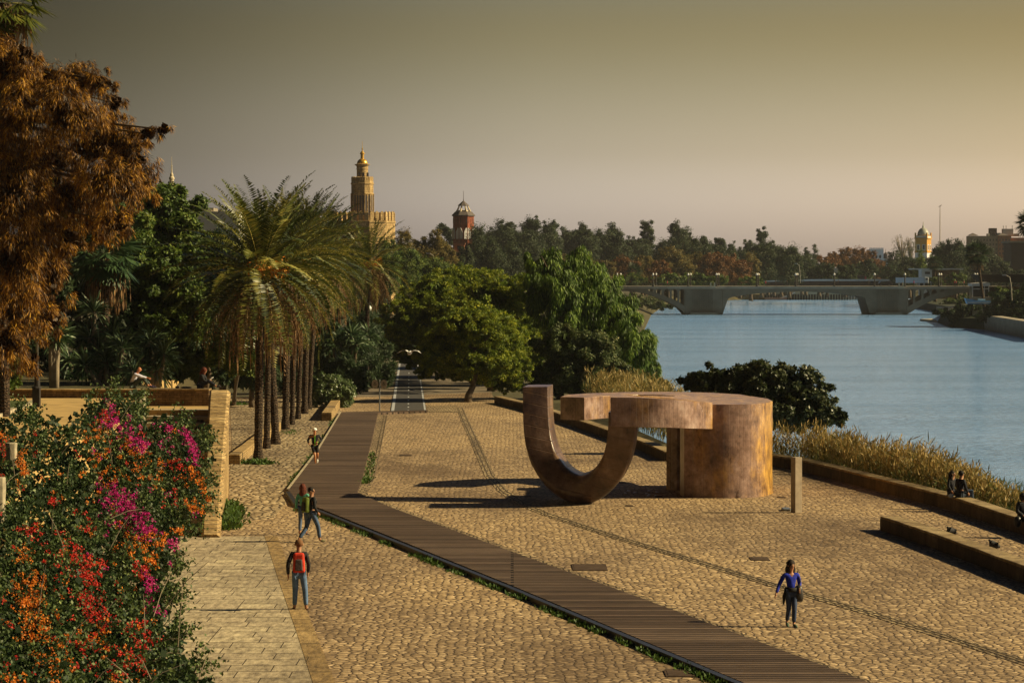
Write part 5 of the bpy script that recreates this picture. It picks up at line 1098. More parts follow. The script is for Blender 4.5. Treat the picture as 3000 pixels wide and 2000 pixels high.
# pigeons on the short wall, gull over the lane
def bird(label, c, s_=1, dark=(.03,.03,.035), flying=False, phi=0):
    e = empty('pigeon' if not flying else 'gull', c, label, 'bird', None if flying else 'pigeons on the short wall'); mt = cm('plumage_%s' % ('w' if flying else 'd'), dark); rot = Matrix.Rotation(R(phi), 3, 'Z')
    V = [(0,0,.11),(.06,0,.14),(.085,0,.20),(.105,0,.225),(.135,0,.22),(-.07,0,.09),(-.15,0,.07)]; V = [Vector(c) + rot @ (Vector(v)*s_) for v in V]
    link('body', skin(V, [(0,1),(1,2),(2,3),(3,4),(0,5),(5,6)], [.085*s_,.07*s_,.034*s_,.034*s_,.007*s_,.055*s_,.022*s_], 1), mt, e)
    if flying:
        for q_ in (-1, 1):
            m = MB(); pts = [((.05,0,.13),.10),((.06,q_*.22,.25),.11),((.02,q_*.46,.22),.08),((-.06,q_*.68,.10),.01)]; 
            for (x,y,z),w_ in pts:
                for dx in (w_, -w_): 
                    for dz in (.008,-.008): m.v.append(tuple(Vector(c) + rot @ (Vector((x+dx,y,z+dz))*s_)))
            for i in range(3): a = i*4; m.f += [(a,a+2,a+6,a+4),(a+1,a+5,a+7,a+3),(a,a+4,a+5,a+1),(a+2,a+3,a+7,a+6)]
            m.build('wing', mt, e)
    else:
        for q_ in (-1, 1): MB().tube([Vector(c) + rot @ (Vector((0,q_*.025,.06))*s_), Vector(c) + rot @ (Vector((.005,q_*.025,0))*s_)], .006*s_, 5).build('leg', M['tileroof'], e)
p = gp(2787,1572); p.z = gz(p.y+.3)+.03; bird('dark pigeon on the cobbles behind the short wall, nearer the wall end', Vector((p.x,p.y,p.z)), 1.35, phi=200)
p = gp(2912,1613); p.z += .03; bird('dark pigeon on the cobbles behind the short wall, nearer the right frame edge', p, 1.35, phi=170)
bird('white gull flying with raised wings in front of the shaded trees', at(1200,1040,150), 1.0, (.75,.75,.75), True, 70)
# ================================================================== BRIDGE
BY = 826.0; bs = BY/F0
bx = lambda px: (px-1500)*bs*1.0
def bz(py): return at(1500, py, BY).z
def poly(pts): return [(bx(x), bz(y)) for x, y in pts]
br = empty('bridge', (bx(2340), BY, 0), 'grey concrete bridge with two fluted piers and arched openings across the river', 'bridge')
def arch_hole(x0, x1, y0, y1b0, y1b1, n=6):
    r = (x1-x0)/2; cx = (x0+x1)/2; ry = min(r*1.1, (y1b0-y0)*.55)
    return [(x0, y1b0)] + [(cx + r*math.cos(math.pi - math.pi*k/n), y0 + ry - ry*math.sin(math.pi*k/n)) for k in range(n+1)] + [(x1, y1b1)]
leftout = [(1560,846),(2008,846),(2008,921),(1992,904),(1973,893),(1953,883),(1925,871),(1899,862),(1870,856),(1840,853),(1780,852),(1560,852)]
holesL = [arch_hole(1899,1914,846.8,851,856),arch_hole(1922,1938,847,857,864),arch_hole(1945,1962,847,865.5,873.5),arch_hole(1968,1985,847.2,874.5,884),arch_hole(1991,2005,847.3,886,896)]
rightout = [(2657,846),(2960,846),(2960,853),(2868,853),(2845,855),(2813,859),(2785,865),(2760,871),(2735,879),(2712,889),(2690,901),(2672,912),(2657,921)]
holesR = [arch_hole(2661,2675,847.3,897,890),arch_hole(2682,2699,847.2,885,876),arch_hole(2706,2723,847,873,865.5),arch_hole(2729,2746,847,863.5,857.5),arch_hole(2753,2769,846.8,857,852)]
mid = [(2117,846),(2549,846),(2549,921),(2534,872),(2520,868.5),(2480,862.5),(2440,858.5),(2400,855.6),(2340,854),(2280,855.6),(2236,858.6),(2190,863),(2146,870),(2133,874),(2117,921)]
for nm, out_, hs in (('side_arch', leftout, holesL), ('side_arch', rightout, holesR)):
    for y0 in (0, 19): MB().plate([poly(out_)] + [poly(h) for h in hs], BY+y0, BY+y0+1.2).build(nm, M['concrete'], br)
MB().plate([poly(mid)], BY, BY+20.2).build('main_span', M['concrete'], br)
for a, b in ((2008.5, 2116.5), (2549.5, 2656.5)):
    m = MB(); m.plate([poly([(a,846),(b,846),(b,922),(a,922)])], BY+.05, BY+20.1)
    k = a + 22
    while k < b - 26: m.plate([poly([(k,851),(k+2.6,851),(k+2.6,913),(k,913)])], BY-.28, BY+.04); k += 5.2
    m.plate([poly([(a+14,915),(b-16,915),(b-12,926),(a+10,926)])], BY-1.6, BY+.02)
    m.build('pier', M['concrete'], br)
MB().box((bx(1560), BY-.9, bz(846)), (bx(2960), BY+21, bz(838.5))).build('deck', M['concrete2'], br)
m = MB(); z0, z1 = bz(838.5), bz(829.5)
for yy in (-.6, 20.4):
    m.box((bx(1560), BY+yy, z1-.08), (bx(2960), BY+yy+.08, z1)); m.box((bx(1560), BY+yy, z0+.12), (bx(2960), BY+yy+.06, z0+.18))
    x = bx(1560)
    while x < bx(2960): m.box((x, BY+yy+.01, z0-.02), (x+.05, BY+yy+.07, z1-.02)); x += .34
m.build('railing', M['black'], br)
for px in (2086, 2637):
    m = MB(); a, b = bx(px-7), bx(px+8)
    m.box((a, BY-2.2, bz(841)), (b, BY-.95, bz(838))); m.box((a, BY-2.2, bz(838)), (a+.35, BY-.95, bz(827))); m.box((b-.35, BY-2.2, bz(838)), (b, BY-.95, bz(827))); m.build('balcony', M['cream'], br)
# lamp standards on the bridge
L0 = None
LX = [(1808,0),(1818,20),(1913,0),(1922,20),(2016,0),(2023,20),(2099,0),(2105,20),(2217,0),(2222,20),(2331,0),(2336,20),(2444,0),(2562,0),(2651,0),(2751,0),(2757,20),(2856,0),(2863,20),(1513,0),(1527,20),(1690,0),(1703,20)]
ordn = ['first','second','third','fourth','fifth','sixth','seventh','eighth','ninth','tenth','eleventh','twelfth','thirteenth','fourteenth','fifteenth','sixteenth','seventeenth','eighteenth','nineteenth','twentieth','twenty-first','twenty-second','twenty-third','twenty-fourth','twenty-fifth','twenty-sixth','twenty-seventh','twenty-eighth','twenty-ninth','thirtieth']
for i, (px, dy) in enumerate(sorted(LX)):
    loc = Vector(((px-1500)*bs, BY + .2 + dy, z0))
    loc.x = (px-1500)*(BY+dy)/F0
    if L0 is None:
        L0 = empty('street_lamp', loc, '', 'street lamp', 'lamp standards along the bridge')
        MB().lathe(loc, [(.30,0),(.28,.5),(.20,.6),(.17,2.9),(.26,2.95),(.26,3.1),(.1,3.15)], 8).build('post', M['black'], L0)
        MB().ball(loc + Vector((0,0,3.45)), (.30,.30,.36), 10, 8).build('lamp_globe', M['globe'], L0, smooth=True); o = L0
    else: o = copy_tree(L0); o.location = loc
    o['label'] = '%s dark lamp standard with white globe from the left along the bridge' % ordn[i]
# small figures crossing the bridge
for i, (px, c1, c2, h_, ph, lab) in enumerate([(1955,(.45,.02,.08),(.03,.03,.04),1.7,90,'walker in red near the left end of the bridge'),(1985,(.03,.03,.03),(.03,.03,.04),1.75,-90,'dark walker between the second and third lamp pairs of the bridge'),(2243,(.35,.14,.02),(.03,.03,.03),1.7,90,'walker in orange just right of the fifth lamp pair of the bridge'),(2272,(.02,.02,.03),(.02,.02,.03),1.75,90,'dark walker in the middle of the bridge, left one of two'),
        (2306,(.02,.03,.03),(.02,.02,.03),1.7,-90,'dark walker in the middle of the bridge, right one of two'),(2456,(.02,.02,.02),(.02,.02,.02),1.8,90,'dark cyclist-like walker leaning forward right of the street sign'),(2545,(.03,.03,.04),(.02,.02,.02),1.75,90,'dark walker left of the parked car on the bridge'),(2677,(.50,.03,.06),(.05,.04,.06),1.8,90,'walker in red in front of the white trailer'),
        (2796,(.60,.50,.45),(.03,.03,.03),1.7,90,'walker in a white shirt near the right end of the bridge'),(2801,(.50,.03,.05),(.03,.03,.03),1.75,-90,'walker in red near the right end of the bridge'),(2824,(.05,.30,.38),(.03,.03,.03),1.7,90,'walker in turquoise near the right end of the bridge')]):
    loc = Vector(((px-1500)*(BY+1.5)/F0, BY+1.5, z0))
    person(lab, loc, ph, dict(knl=(-.09,-.14,.5), anl=(-.09,-.22,.09), tol=(-.1,-.38,.05), knr=(.09,.05,.5), anr=(.09,.26,.12), tor=(.1,.14,.04)), H=h_, top=('jacket', c1), legs=('trousers', c2), detail=False, group='people crossing the bridge')
# parked car on the bridge
def car(label, x0px, x1px, Y, zb, c, name='car'):
    xa, xb = (x0px-1500)*Y/F0, (x1px-1500)*Y/F0; L = xb-xa; e = empty(name, ((xa+xb)/2, Y, zb), label, 'car'); P_ = lambda pts: [(xa + L*u, zb + v) for u, v in pts]
    MB().plate([P_([(0,.35),(.01,.75),(.05,.95),(.17,1.42),(.55,1.45),(.75,1.0),(.96,.86),(1,.6),(.99,.32),(.86,.30),(.80,.30),(.25,.30),(.14,.30)])], Y-.85, Y+.85).build('body', c, e, bevel=.06)
    MB().plate([P_([(.12,1.0),(.19,1.36),(.36,1.39),(.36,1.0)]), ], Y-.87, Y-.84).plate([P_([(.39,1.0),(.39,1.39),(.53,1.39),(.68,1.02)])], Y-.87, Y-.84).build('window', M['glass'], e)
    for u in (.19, .80):
        for yy in (-.88, .70):
            w_ = MB(); cx_ = xa+L*u; w_.plate([[(cx_+.33*math.cos(t*math.pi/9), zb+.33+.33*math.sin(t*math.pi/9)) for t in range(18)]], Y+yy, Y+yy+.2); wh = w_.build('wheel', M['black'], e)
            h_ = MB(); h_.plate([[(cx_+.18*math.cos(t*math.pi/6), zb+.33+.18*math.sin(t*math.pi/6)) for t in range(12)]], Y+yy-.02, Y+yy+.0); h_.build('hub', M['grey'], wh)
    MB().box((xb-.14, Y-.8, zb+.66), (xb+.02, Y-.45, zb+.8)).build('headlight', M['globe'], e)
    return e
car('dark car with sloping bonnet on the bridge left of the white trailer', 2572, 2612, BY+8, z0, cm('car_paint', (.02,.022,.03), .25))
# street sign board on the bridge
p = Vector(((2448-1500)*bs, BY+2, z0)); e = empty('sign_board', p, 'pale rectangular sign board on a post beside a bridge lamp', 'sign'); MB().box((p.x-.05,p.y,p.z),(p.x+.05,p.y+.1,p.z+5.3)).build('post', M['grey'], e); MB().box((p.x-.3,p.y-.08,p.z+3.9),(p.x+.85,p.y-.02,p.z+5.2)).build('panel', M['concrete2'], e)
# ================================================================== BUILDINGS
def bld(name, x, Y, zb, label, cat='building', group=None): return empty(name, ((x-1500)*Y/F0, Y, zb), label, cat, group)
def Z(y, Y): return at(1500, y, Y).z
def Xp(x, Y): return (x-1500)*Y/F0
# --- golden riverside tower
Y = 700; t = bld('watchtower', 1062, Y, 2, 'golden stone twelve-sided riverside watchtower with battlements, small upper tower and gilded dome', 'tower'); c = (Xp(1062,Y), Y, 0); s = F0/Y
r1 = 95/s/math.cos(math.pi/12); z1 = Z(648,Y)
MB().lathe((c[0],c[1],2), [(r1,0),(r1,z1-2-4.2),(r1*1.015,z1-2-4.1),(r1*1.015,z1-2-3.9),(r1,z1-2-3.8),(r1,z1-2-.45),(r1*1.02,z1-2-.4),(r1*1.02,z1-2-.05),(r1*.99,z1-2),(r1*.99,z1-2+.02)], 12, .5).build('lower_body', M['towerstone'], t)
def merlons(r, z, w_, h, n, th=.45, nm='battlement'):
    m = MB()
    for k in range(12):
        a0, a1 = 2*math.pi*(k+.5-.0)/12, 2*math.pi*(k+1.5)/12; A_ = Vector((math.cos(a0)*r, math.sin(a0)*r, 0)); B_ = Vector((math.cos(a1)*r, math.sin(a1)*r, 0)); d = (B_-A_); ln = d.length; d.normalize(); nn = Vector((d.y,-d.x,0))
        for q in range(n):
            f = (q+.5)/n; cc = Vector((c[0],c[1],z)) + A_.lerp(B_, f) - nn*th/2
            v = []
            for zz_ in (0, h):
                for u_, w2 in ((-1,-1),(1,-1),(1,1),(-1,1)): v.append(cc + d*u_*w_/2 + nn*w2*th/2 + Vector((0,0,zz_)))
            v.append(cc + Vector((0,0,h+w_*.55))); m.add(v, [(0,3,2,1),(0,1,5,4),(1,2,6,5),(2,3,7,6),(3,0,4,7),(4,5,8),(5,6,8),(6,7,8),(7,4,8)])
    return m.build(nm, M['towerstone'], t)
merlons(r1*1.0, z1, .95, 1.9, 3)
r2 = 32/s/math.cos(math.pi/12); z2 = Z(529,Y)
MB().lathe((c[0],c[1],z1-1), [(r2,0),(r2,z2-z1-2.6),(r2*1.03,z2-z1-2.5),(r2*1.03,z2-z1-2.3),(r2,z2-z1-2.2),(r2,z2-z1),(r2*1.06,z2-z1+.1),(r2*1.06,z2-z1+.35),(r2*1.0,z2-z1+.4),(r2*1.0,z2-z1+1.0)], 12, .5).build('middle_tower', M['towerstone'], t)
merlons(r2*1.0, z2, .38, .75, 3, .3)
for rr_, zb_, hh_, ww_ in ((r2, z1+1.6, 4.6, .75), (r1, z1-9.5, 3.6, 1.7)):
    for k in range(12):
        a = 2*math.pi*(k+1)/12; ap = rr_*math.cos(math.pi/12); d = Vector((math.cos(a), math.sin(a), 0)); sd_ = Vector((-d.y, d.x, 0)); m = MB(); f = MB(); cc = Vector((c[0],c[1],zb_)) + d*ap
        def pn(m, u0, u1, v0, v1, o0, o1):
            v = [cc + sd_*u_ + Vector((0,0,v_)) + d*o_ for o_ in (o0,o1) for u_, v_ in ((u0,v0),(u1,v0),(u1,v1),(u0,v1))]; m.add(v, [(0,1,2,3),(7,6,5,4),(0,4,5,1),(1,5,6,2),(2,6,7,3),(3,7,4,0)])
        for q in (-.48,.48):
            pn(m, (q-.30)*ww_, (q+.30)*ww_, 0, hh_, .01, .03)
        w_ = m.build('window', M['slateroof'], t)
        for q in (-1.0, 0, 1.0): pn(f, (q-.10)*ww_, (q+.10)*ww_, -.3, hh_+.3, 0, .14)
        pn(f, -1.1*ww_, 1.1*ww_, hh_+.3, hh_+.55, 0, .16); pn(f, -1.1*ww_, 1.1*ww_, -.5, -.3, 0, .16); f.build('frame', M['towerstone'], w_)
z3 = Z(483,Y); r3 = 16.5/s
MB().lathe((c[0],c[1],z2), [(r3,0),(r3,z3-z2-1.2),(r3*1.05,z3-z2-1.1),(r3*1.05,z3-z2-.8),(r3*1.0,z3-z2-.7),(r3*1.05,z3-z2-.3),(r3*1.38,z3-z2),(r3*1.38,z3-z2+.12),(r3*1.0,z3-z2+.2)], 24).build('upper_drum', M['towerstone'], t)
for a in (-1.3, -.5, -2.1, .2): 
    d = Vector((math.cos(a), math.sin(a), 0)); MB().cb(Vector((c[0],c[1],z2+1.4)) + d*r3*.97, (.45,.45,1.0)).build('opening', M['slateroof'], t)
MB().lathe((c[0],c[1],z3+.2), [(r3*.98*math.cos(k/8*math.pi/2), r3*.98*math.sin(k/8*math.pi/2)) for k in range(8)] + [(.4, r3*.99)], 24).build('dome', M['gold'], t, smooth=True)
zl_ = z3+.2+r3*.98
MB().lathe((c[0],c[1],zl_-.1), [(.42,0),(.42,1.1),(.62,1.2),(.62,1.3),(.3,1.75),(.1,1.9),(.12,2.3),(.22,2.45),(.1,2.6),(.05,3.0),(.04,4.3)], 12).build('lantern', M['gold'], t)
# --- red brick tower with open cupola
Y = 900; s = F0/Y; t = bld('brick_tower', 1358, Y, 2.5, 'red brick tower with an open stone cupola rising among the trees', 'tower'); c = (Xp(1358,Y), Y, 0)
MB().lathe((c[0],c[1],2.5), [(33/s,0),(33/s,Z(633,Y)-2.5)], 8, .5).build('shaft', M['redbrick'], t)
MB().lathe((c[0],c[1],Z(633,Y)), [(37/s,0),(37/s,.25),(26/s,1.4),(25/s,1.4)], 8, .5).build('eaves', M['slateroof'], t)
for k in range(8):
    a = 2*math.pi*(k+.5)/8; MB().tube([(c[0]+math.cos(a)*24/s, c[1]+math.sin(a)*24/s, Z(622,Y)-.2), (c[0]+math.cos(a)*17/s, c[1]+math.sin(a)*17/s, Z(612,Y)), (c[0]+math.cos(a)*13/s, c[1]+math.sin(a)*13/s, Z(602,Y))], [.30,.26,.2], 6).build('column', M['cream'], t)
MB().lathe((c[0],c[1],Z(622,Y)), [(19/s,0),(18/s,.6),(10/s,.7)], 8, .5).build('cupola_base', M['cream'], t)
MB().lathe((c[0],c[1],Z(603,Y)), [(18/s,0),(17/s,.2),(7/s,1.1),(.15,1.6),(.08,2.2),(.06,4.6)], 8, .5).build('roof', M['slateroof'], t)
for a in (-.4,-1.18,-1.96,-2.75):
    d = Vector((math.cos(a), math.sin(a), 0)); sd_ = Vector((-d.y,d.x,0)); cc = Vector((c[0],c[1],0)) + d*(33/s*.93)
    for z_, hh in ((Z(655,Y),1.7),):
        m = MB(); m.v = [cc + sd_*u*.45 + Vector((0,0,z_+v)) + d*o_ for o_ in (0,.12) for u, v in ((-1,0),(1,0),(1,hh),(-1,hh))]; m.v = [tuple(v) for v in m.v]; m.f = [(0,1,2,3),(7,6,5,4),(0,4,5,1),(1,5,6,2),(2,6,7,3),(3,7,4,0)]; m.build('window', M['glass'], t)
    m = MB(); m.v = [tuple(cc + sd_*u*1.1 + Vector((0,0,Z(700,Y)+v)) + d*o_) for o_ in (0,.2) for u, v in ((-1,0),(1,0),(1,2.2),(.5,3.4),(-.5,3.4),(-1,2.2))]; m.f = [(0,1,2,3,4,5),(11,10,9,8,7,6)] + [(i,(i+1)%6,(i+1)%6+6,i+6) for i in range(6)]; m.build('panel', M['whitewash'], t)
Y = 870; s = F0/Y; t = bld('orange_house', 1352, Y, 2.5, 'orange brick house with tiled roof below the red brick tower', 'building')
MB().box((Xp(1318,Y),Y,2.5),(Xp(1384,Y),Y+10,Z(740,Y))).build('wall', M['orangebrick'], t); MB().box((Xp(1314,Y),Y-.5,Z(740,Y)),(Xp(1388,Y),Y+10.5,Z(736,Y))).build('eaves', M['tileroof'], t)
MB().box((Xp(1330,Y),Y+1,Z(736,Y)),(Xp(1360,Y),Y+6,Z(716,Y))).build('gable', M['orangebrick'], t); MB().box((Xp(1327,Y),Y+.6,Z(716,Y)),(Xp(1363,Y),Y+6.4,Z(712,Y))).build('gable_roof', M['tileroof'], t)
MB().box((Xp(1340,Y),Y+.85,Z(732,Y)),(Xp(1350,Y),Y+.99,Z(720,Y))).build('window', M['glass'], t)
# --- church spire and pale buildings on the left
Y = 800; s = F0/Y; t = bld('church_spire', 505, Y, 2.5, 'slender church spire with ringed bulbs above the garden trees', 'spire'); c = (Xp(504,Y),Y,0)
MB().lathe((c[0],c[1],2.5), [(2.0,0),(2.0,Z(575,Y)-2.5)], 12).build('tower', M['cream'], t)
MB().lathe((c[0],c[1],Z(575,Y)), [(2.3,0),(1.9,.3),(1.5,1.2),(.9,2.2),(.62,3.2),(.62,4.6),(.8,4.8),(.75,5.2),(.45,5.6),(.5,6.0),(.2,6.6),(.13,8.2),(.2,8.4),(.08,8.7),(.05,11.0)], 12).build('spire', M['cream'], t)
t = bld('pale_pillar_house', 534, 780, 2.5, 'thin pale chimney-like tower just right of the church spire', 'building'); MB().box((Xp(530,780),780,2.5),(Xp(538,780),780.8,Z(548,780))).build('wall', M['cream'], t); MB().box((Xp(529,780),779.9,Z(548,780)),(Xp(539,780),780.9,Z(546,780))).build('cap', M['cream'], t)
Y = 620; t = bld('white_house', 610, Y, 2.5, 'white flat roofed house half hidden between the garden trees and the palms', 'building')
MB().box((Xp(560,Y),Y,2.5),(Xp(700,Y),Y+14,Z(625,Y))).build('wall', M['whitewash'], t); MB().box((Xp(548,Y),Y+3,Z(625,Y)),(Xp(622,Y),Y+12,Z(608,Y))).build('upper_wall', M['concrete'], t); MB().box((Xp(545,Y),Y-.4,Z(625,Y)),(Xp(705,Y),Y+14.4,Z(620,Y))).build('roof', M['whitewash'], t)
MB().tube([(Xp(552,Y),Y+5,Z(607,Y)),(Xp(583,Y),Y+5,Z(607,Y))],.55,12).build('water_tank', M['white'], t); MB().lathe((Xp(600,Y),Y+4,Z(608,Y)),[(.08,0),(.08,.9),(.2,1.0),(.2,1.2)],8).build('vent_pipe', M['white'], t); MB().box((Xp(606,Y),Y+2.5,Z(622,Y)),(Xp(618,Y),Y+2.9,Z(612,Y))).build('parapet', M['cream'], t)
# --- domed ochre tower
Y = 1500; s = F0/Y; t = bld('domed_tower', 2704, Y, 3, 'ochre and white tower with a grey dome above the trees beyond the bridge', 'tower'); ang = R(28); c = Vector((Xp(2704,Y),Y,0))
def rbox(m, hw, z0_, z1_, oc=(0,0), hd=None):
    hd = hd or hw; rt = Matrix.Rotation(-ang, 3, 'Z'); v = []
    for zz_ in (z0_, z1_):
        for u, q in ((-1,-1),(1,-1),(1,1),(-1,1)): v.append(c + rt @ Vector((oc[0]+u*hw, oc[1]+q*hd, 0)) + Vector((0,0,zz_)))
    return m.add(v, [(0,3,2,1),(4,5,6,7),(0,1,5,4),(1,2,6,5),(2,3,7,6),(3,0,4,7)])
hw = 25/s/ (math.cos(ang)+math.sin(ang)) * 1.0
rbox(MB(), hw, 3, Z(738,Y)).build('base', M['whitewash'], t); rbox(MB(), hw*.99, Z(738,Y), Z(699,Y)).build('belfry', M['ochre'], t)
m = MB(); rbox(m, hw*1.12, Z(700,Y), Z(697,Y)); rbox(m, hw*1.08, Z(740,Y), Z(736,Y)); rbox(m, hw*1.05, Z(691,Y), Z(689.5,Y)); m.build('cornice', M['ochre'], t)
rbox(MB(), hw*.98, Z(697,Y), Z(691,Y)).build('balustrade', M['white'], t)
for q in (-1,1):
    for q2 in (-1,1): rbox(MB(), hw*.10, Z(697,Y), Z(682,Y), (q*hw*.95, q2*hw*.95)).build('pinnacle', M['ochre'], t)
for oc in (-.45,.45):
    for face in (0,1):
        for (sz, off, nm, mt, z0_, z1_) in ((.26,.03,'window_frame','white',Z(734,Y),Z(716,Y)),(.17,.06,'window','glass',Z(732,Y),Z(718,Y))):
            m = MB()
            if face == 0: rbox(m, hw*sz, z0_, z1_, (oc*hw, -hw-off), .05)
            else: rbox(m, .05, z0_, z1_, (hw+off, oc*hw), hw*sz)
            m.build(nm, M[mt], t)
MB().lathe((c.x,c.y,Z(690,Y)), [(17.5/s*math.cos(k/9*math.pi/2), 23/s*math.sin(k/9*math.pi/2)) for k in range(9)] + [(.5, 23/s),(.5,23/s+.8),(.25,23/s+1.2),(.15,23/s+3)], 20).build('dome', M['domegrey'], t, smooth=True)
# --- white castle-like hall and low dome with round window
Y = 1450; t = bld('white_hall', 2568, Y, 3, 'white castle-like hall with a toothed roofline beyond the rusty trees', 'building')
MB().box((Xp(2547,Y),Y,3),(Xp(2588,Y),Y+12,Z(731,Y))).build('wall', M['whitewash'], t)
m = MB(); 
for k in range(9): x_ = Xp(2547+k*4.7,Y); m.plate([[(x_,Z(731,Y)),(x_+.55,Z(731,Y)),(x_+.55,Z(727,Y)),(x_+.27,Z(725,Y)),(x_,Z(727,Y))]], Y, Y+.5)
m.build('battlement', M['whitewash'], t)
for k in range(3): m = MB().plate([poly_ for poly_ in [[(Xp(2556+k*11,Y)+.55*math.cos(q*math.pi/8), Z(752,Y)+.9*math.sin(q*math.pi/8)) for q in range(16)]]], Y-.1, Y-.02); m.build('window', M['glass'], t)
Y = 1380; t = bld('domed_pavilion', 2594, Y, 3, 'low pavilion with brown dome, lantern and big round window right of the white hall', 'building'); s = F0/Y
MB().box((Xp(2574,Y),Y,3),(Xp(2617,Y),Y+8,Z(782,Y))).build('wall', M['cream'], t)
MB().lathe((Xp(2597,Y),Y+4,Z(784,Y)), [(24/s*math.cos(k/8*math.pi/2), 27/s*math.sin(k/8*math.pi/2)) for k in range(8)] + [(1.0,27/s),(.9,27/s+1.8),(1.2,27/s+1.9),(.5,27/s+2.6),(.1,27/s+3.2),(.08,27/s+4.6)], 18).build('dome', M['slateroof'], t, smooth=True)
MB().plate([[(Xp(2590,Y)+2.2*math.cos(q*math.pi/12), Z(772,Y)+2.5*math.sin(q*math.pi/12)) for q in range(24)]], Y-.4, Y-.05).build('round_window', M['whitewash'], t)
MB().plate([[(Xp(2590,Y)+1.0*math.cos(q*math.pi/12), Z(772,Y)+1.4*math.sin(q*math.pi/12)) for q in range(24)]], Y-.5, Y-.41).build('window_glass', M['glass'], t)
t = bld('tiled_shed', 2650, Y, 3, 'long low tiled roof between the pavilion and the domed tower', 'building'); MB().box((Xp(2622,Y),Y+6,3),(Xp(2690,Y),Y+14,Z(790,Y))).build('wall', M['cream'], t); MB().plate([[(Xp(2620,Y),Z(790,Y)),(Xp(2692,Y),Z(790,Y)),(Xp(2686,Y),Z(783,Y)),(Xp(2626,Y),Z(783,Y))]], Y+5.5, Y+14.5).build('roof', M['tileroof'], t)
# antenna mast
p = Vector((Xp(2753,1600),1600,3)); t = empty('antenna_mast', p, 'very tall thin antenna mast right of the domed tower', 'mast'); MB().lathe(p, [(.35,0),(.22,Z(640,1600)-3),(.15,Z(602,1600)-3)], 8).build('pole', M['concrete2'], t); MB().tube([p+Vector((-.8,0,Z(606,1600)-3)), p+Vector((.1,0,Z(604,1600)-3)), p+Vector((.9,0,Z(600,1600)-3))],.15,6).build('antenna', M['concrete2'], t)
# --- hotel-like block at the right
Y = 1700; s = F0/Y; t = bld('brick_block', 2930, Y, 3, 'large brick apartment block with roof towers and aerials at the right edge', 'building')
MB().box((Xp(2841,Y),Y+2,3),(Xp(2925,Y),Y+14,Z(691,Y))).build('wall', M['concrete2'], t); MB().box((Xp(2924,Y),Y,3),(Xp(2962,Y),Y+16,Z(690,Y))).build('wall', M['orangebrick'], t); MB().box((Xp(2962,Y),Y+3,3),(Xp(3080,Y),Y+16,Z(696,Y))).build('wall', M['orangebrick'], t)
for a, b in ((2839,2866),(2922,2954)): m = MB(); z_ = Z(690,Y); xa_, xb_ = Xp(a,Y), Xp(b,Y); m.v = [(xa_,Y-.5,z_),(xb_,Y-.5,z_),(xb_,Y+9,z_),(xa_,Y+9,z_),((xa_+xb_)/2,Y+4,z_+1.6)]; m.f = [(0,3,2,1),(0,1,4),(1,2,4),(2,3,4),(3,0,4)]; m.build('roof', M['slateroof'], t)
for a, b, y_, mt in ((2903,2924,668,'darkrust'),(2897,2916,684,'white'),(2942,2961,670,'whitewash'),(2960,2972,670,'white'),(2974,2990,684,'concrete2'),(2925,2935,682,'white')): MB().box((Xp(a,Y),Y+5,Z(692,Y)),(Xp(b,Y),Y+10,Z(y_,Y))).build('roof_box', M[mt], t)
for a in (2943,2951,2969): MB().box((Xp(a,Y),Y+6,Z(670,Y)),(Xp(a,Y)+.25,Y+6.25,Z(660,Y))).build('aerial', M['grey'], t)
for r_ in range(4):
    for k in range(13):
        x_ = 2846 + k*9; y_ = 700 + r_*13
        if x_ < 2960: MB().box((Xp(x_,Y), Y-.12 if x_ > 2921 else Y+1.88, Z(y_+6,Y)), (Xp(x_+3.4,Y), Y-.03 if x_ > 2921 else Y+1.97, Z(y_,Y))).build('window', M['glass'], t)
Y = 1200; t = bld('brown_block', 2990, Y, 3, 'dark brown windowless block with a pale flat roof at the right edge', 'building'); MB().box((Xp(2963,Y),Y,3),(Xp(3100,Y),Y+20,Z(711,Y))).build('wall', M['darkrust'], t); MB().box((Xp(2957,Y),Y-1,Z(711,Y)),(Xp(3100,Y),Y+21,Z(706,Y))).build('roof', M['concrete2'], t)
Y = 1000; t = bld('flat_roof_pavilion', 2750, Y, 3, 'low pavilion with a long thin pale flat roof above the right end of the bridge', 'building'); MB().box((Xp(2675,Y),Y-2,Z(790,Y)),(Xp(2820,Y),Y+12,Z(786,Y))).build('roof', M['whitewash'], t); MB().box((Xp(2700,Y),Y,3),(Xp(2730,Y),Y+8,Z(790,Y))).build('wall', M['whitewash'], t); MB().box((Xp(2709,Y),Y-.1,Z(803,Y)),(Xp(2724,Y),Y-.02,Z(796,Y))).build('window', M['glass'], t); MB().box((Xp(2740,Y),Y+4,3),(Xp(2815,Y),Y+8,Z(790,Y))).build('back_wall', M['darkbrick'], t)
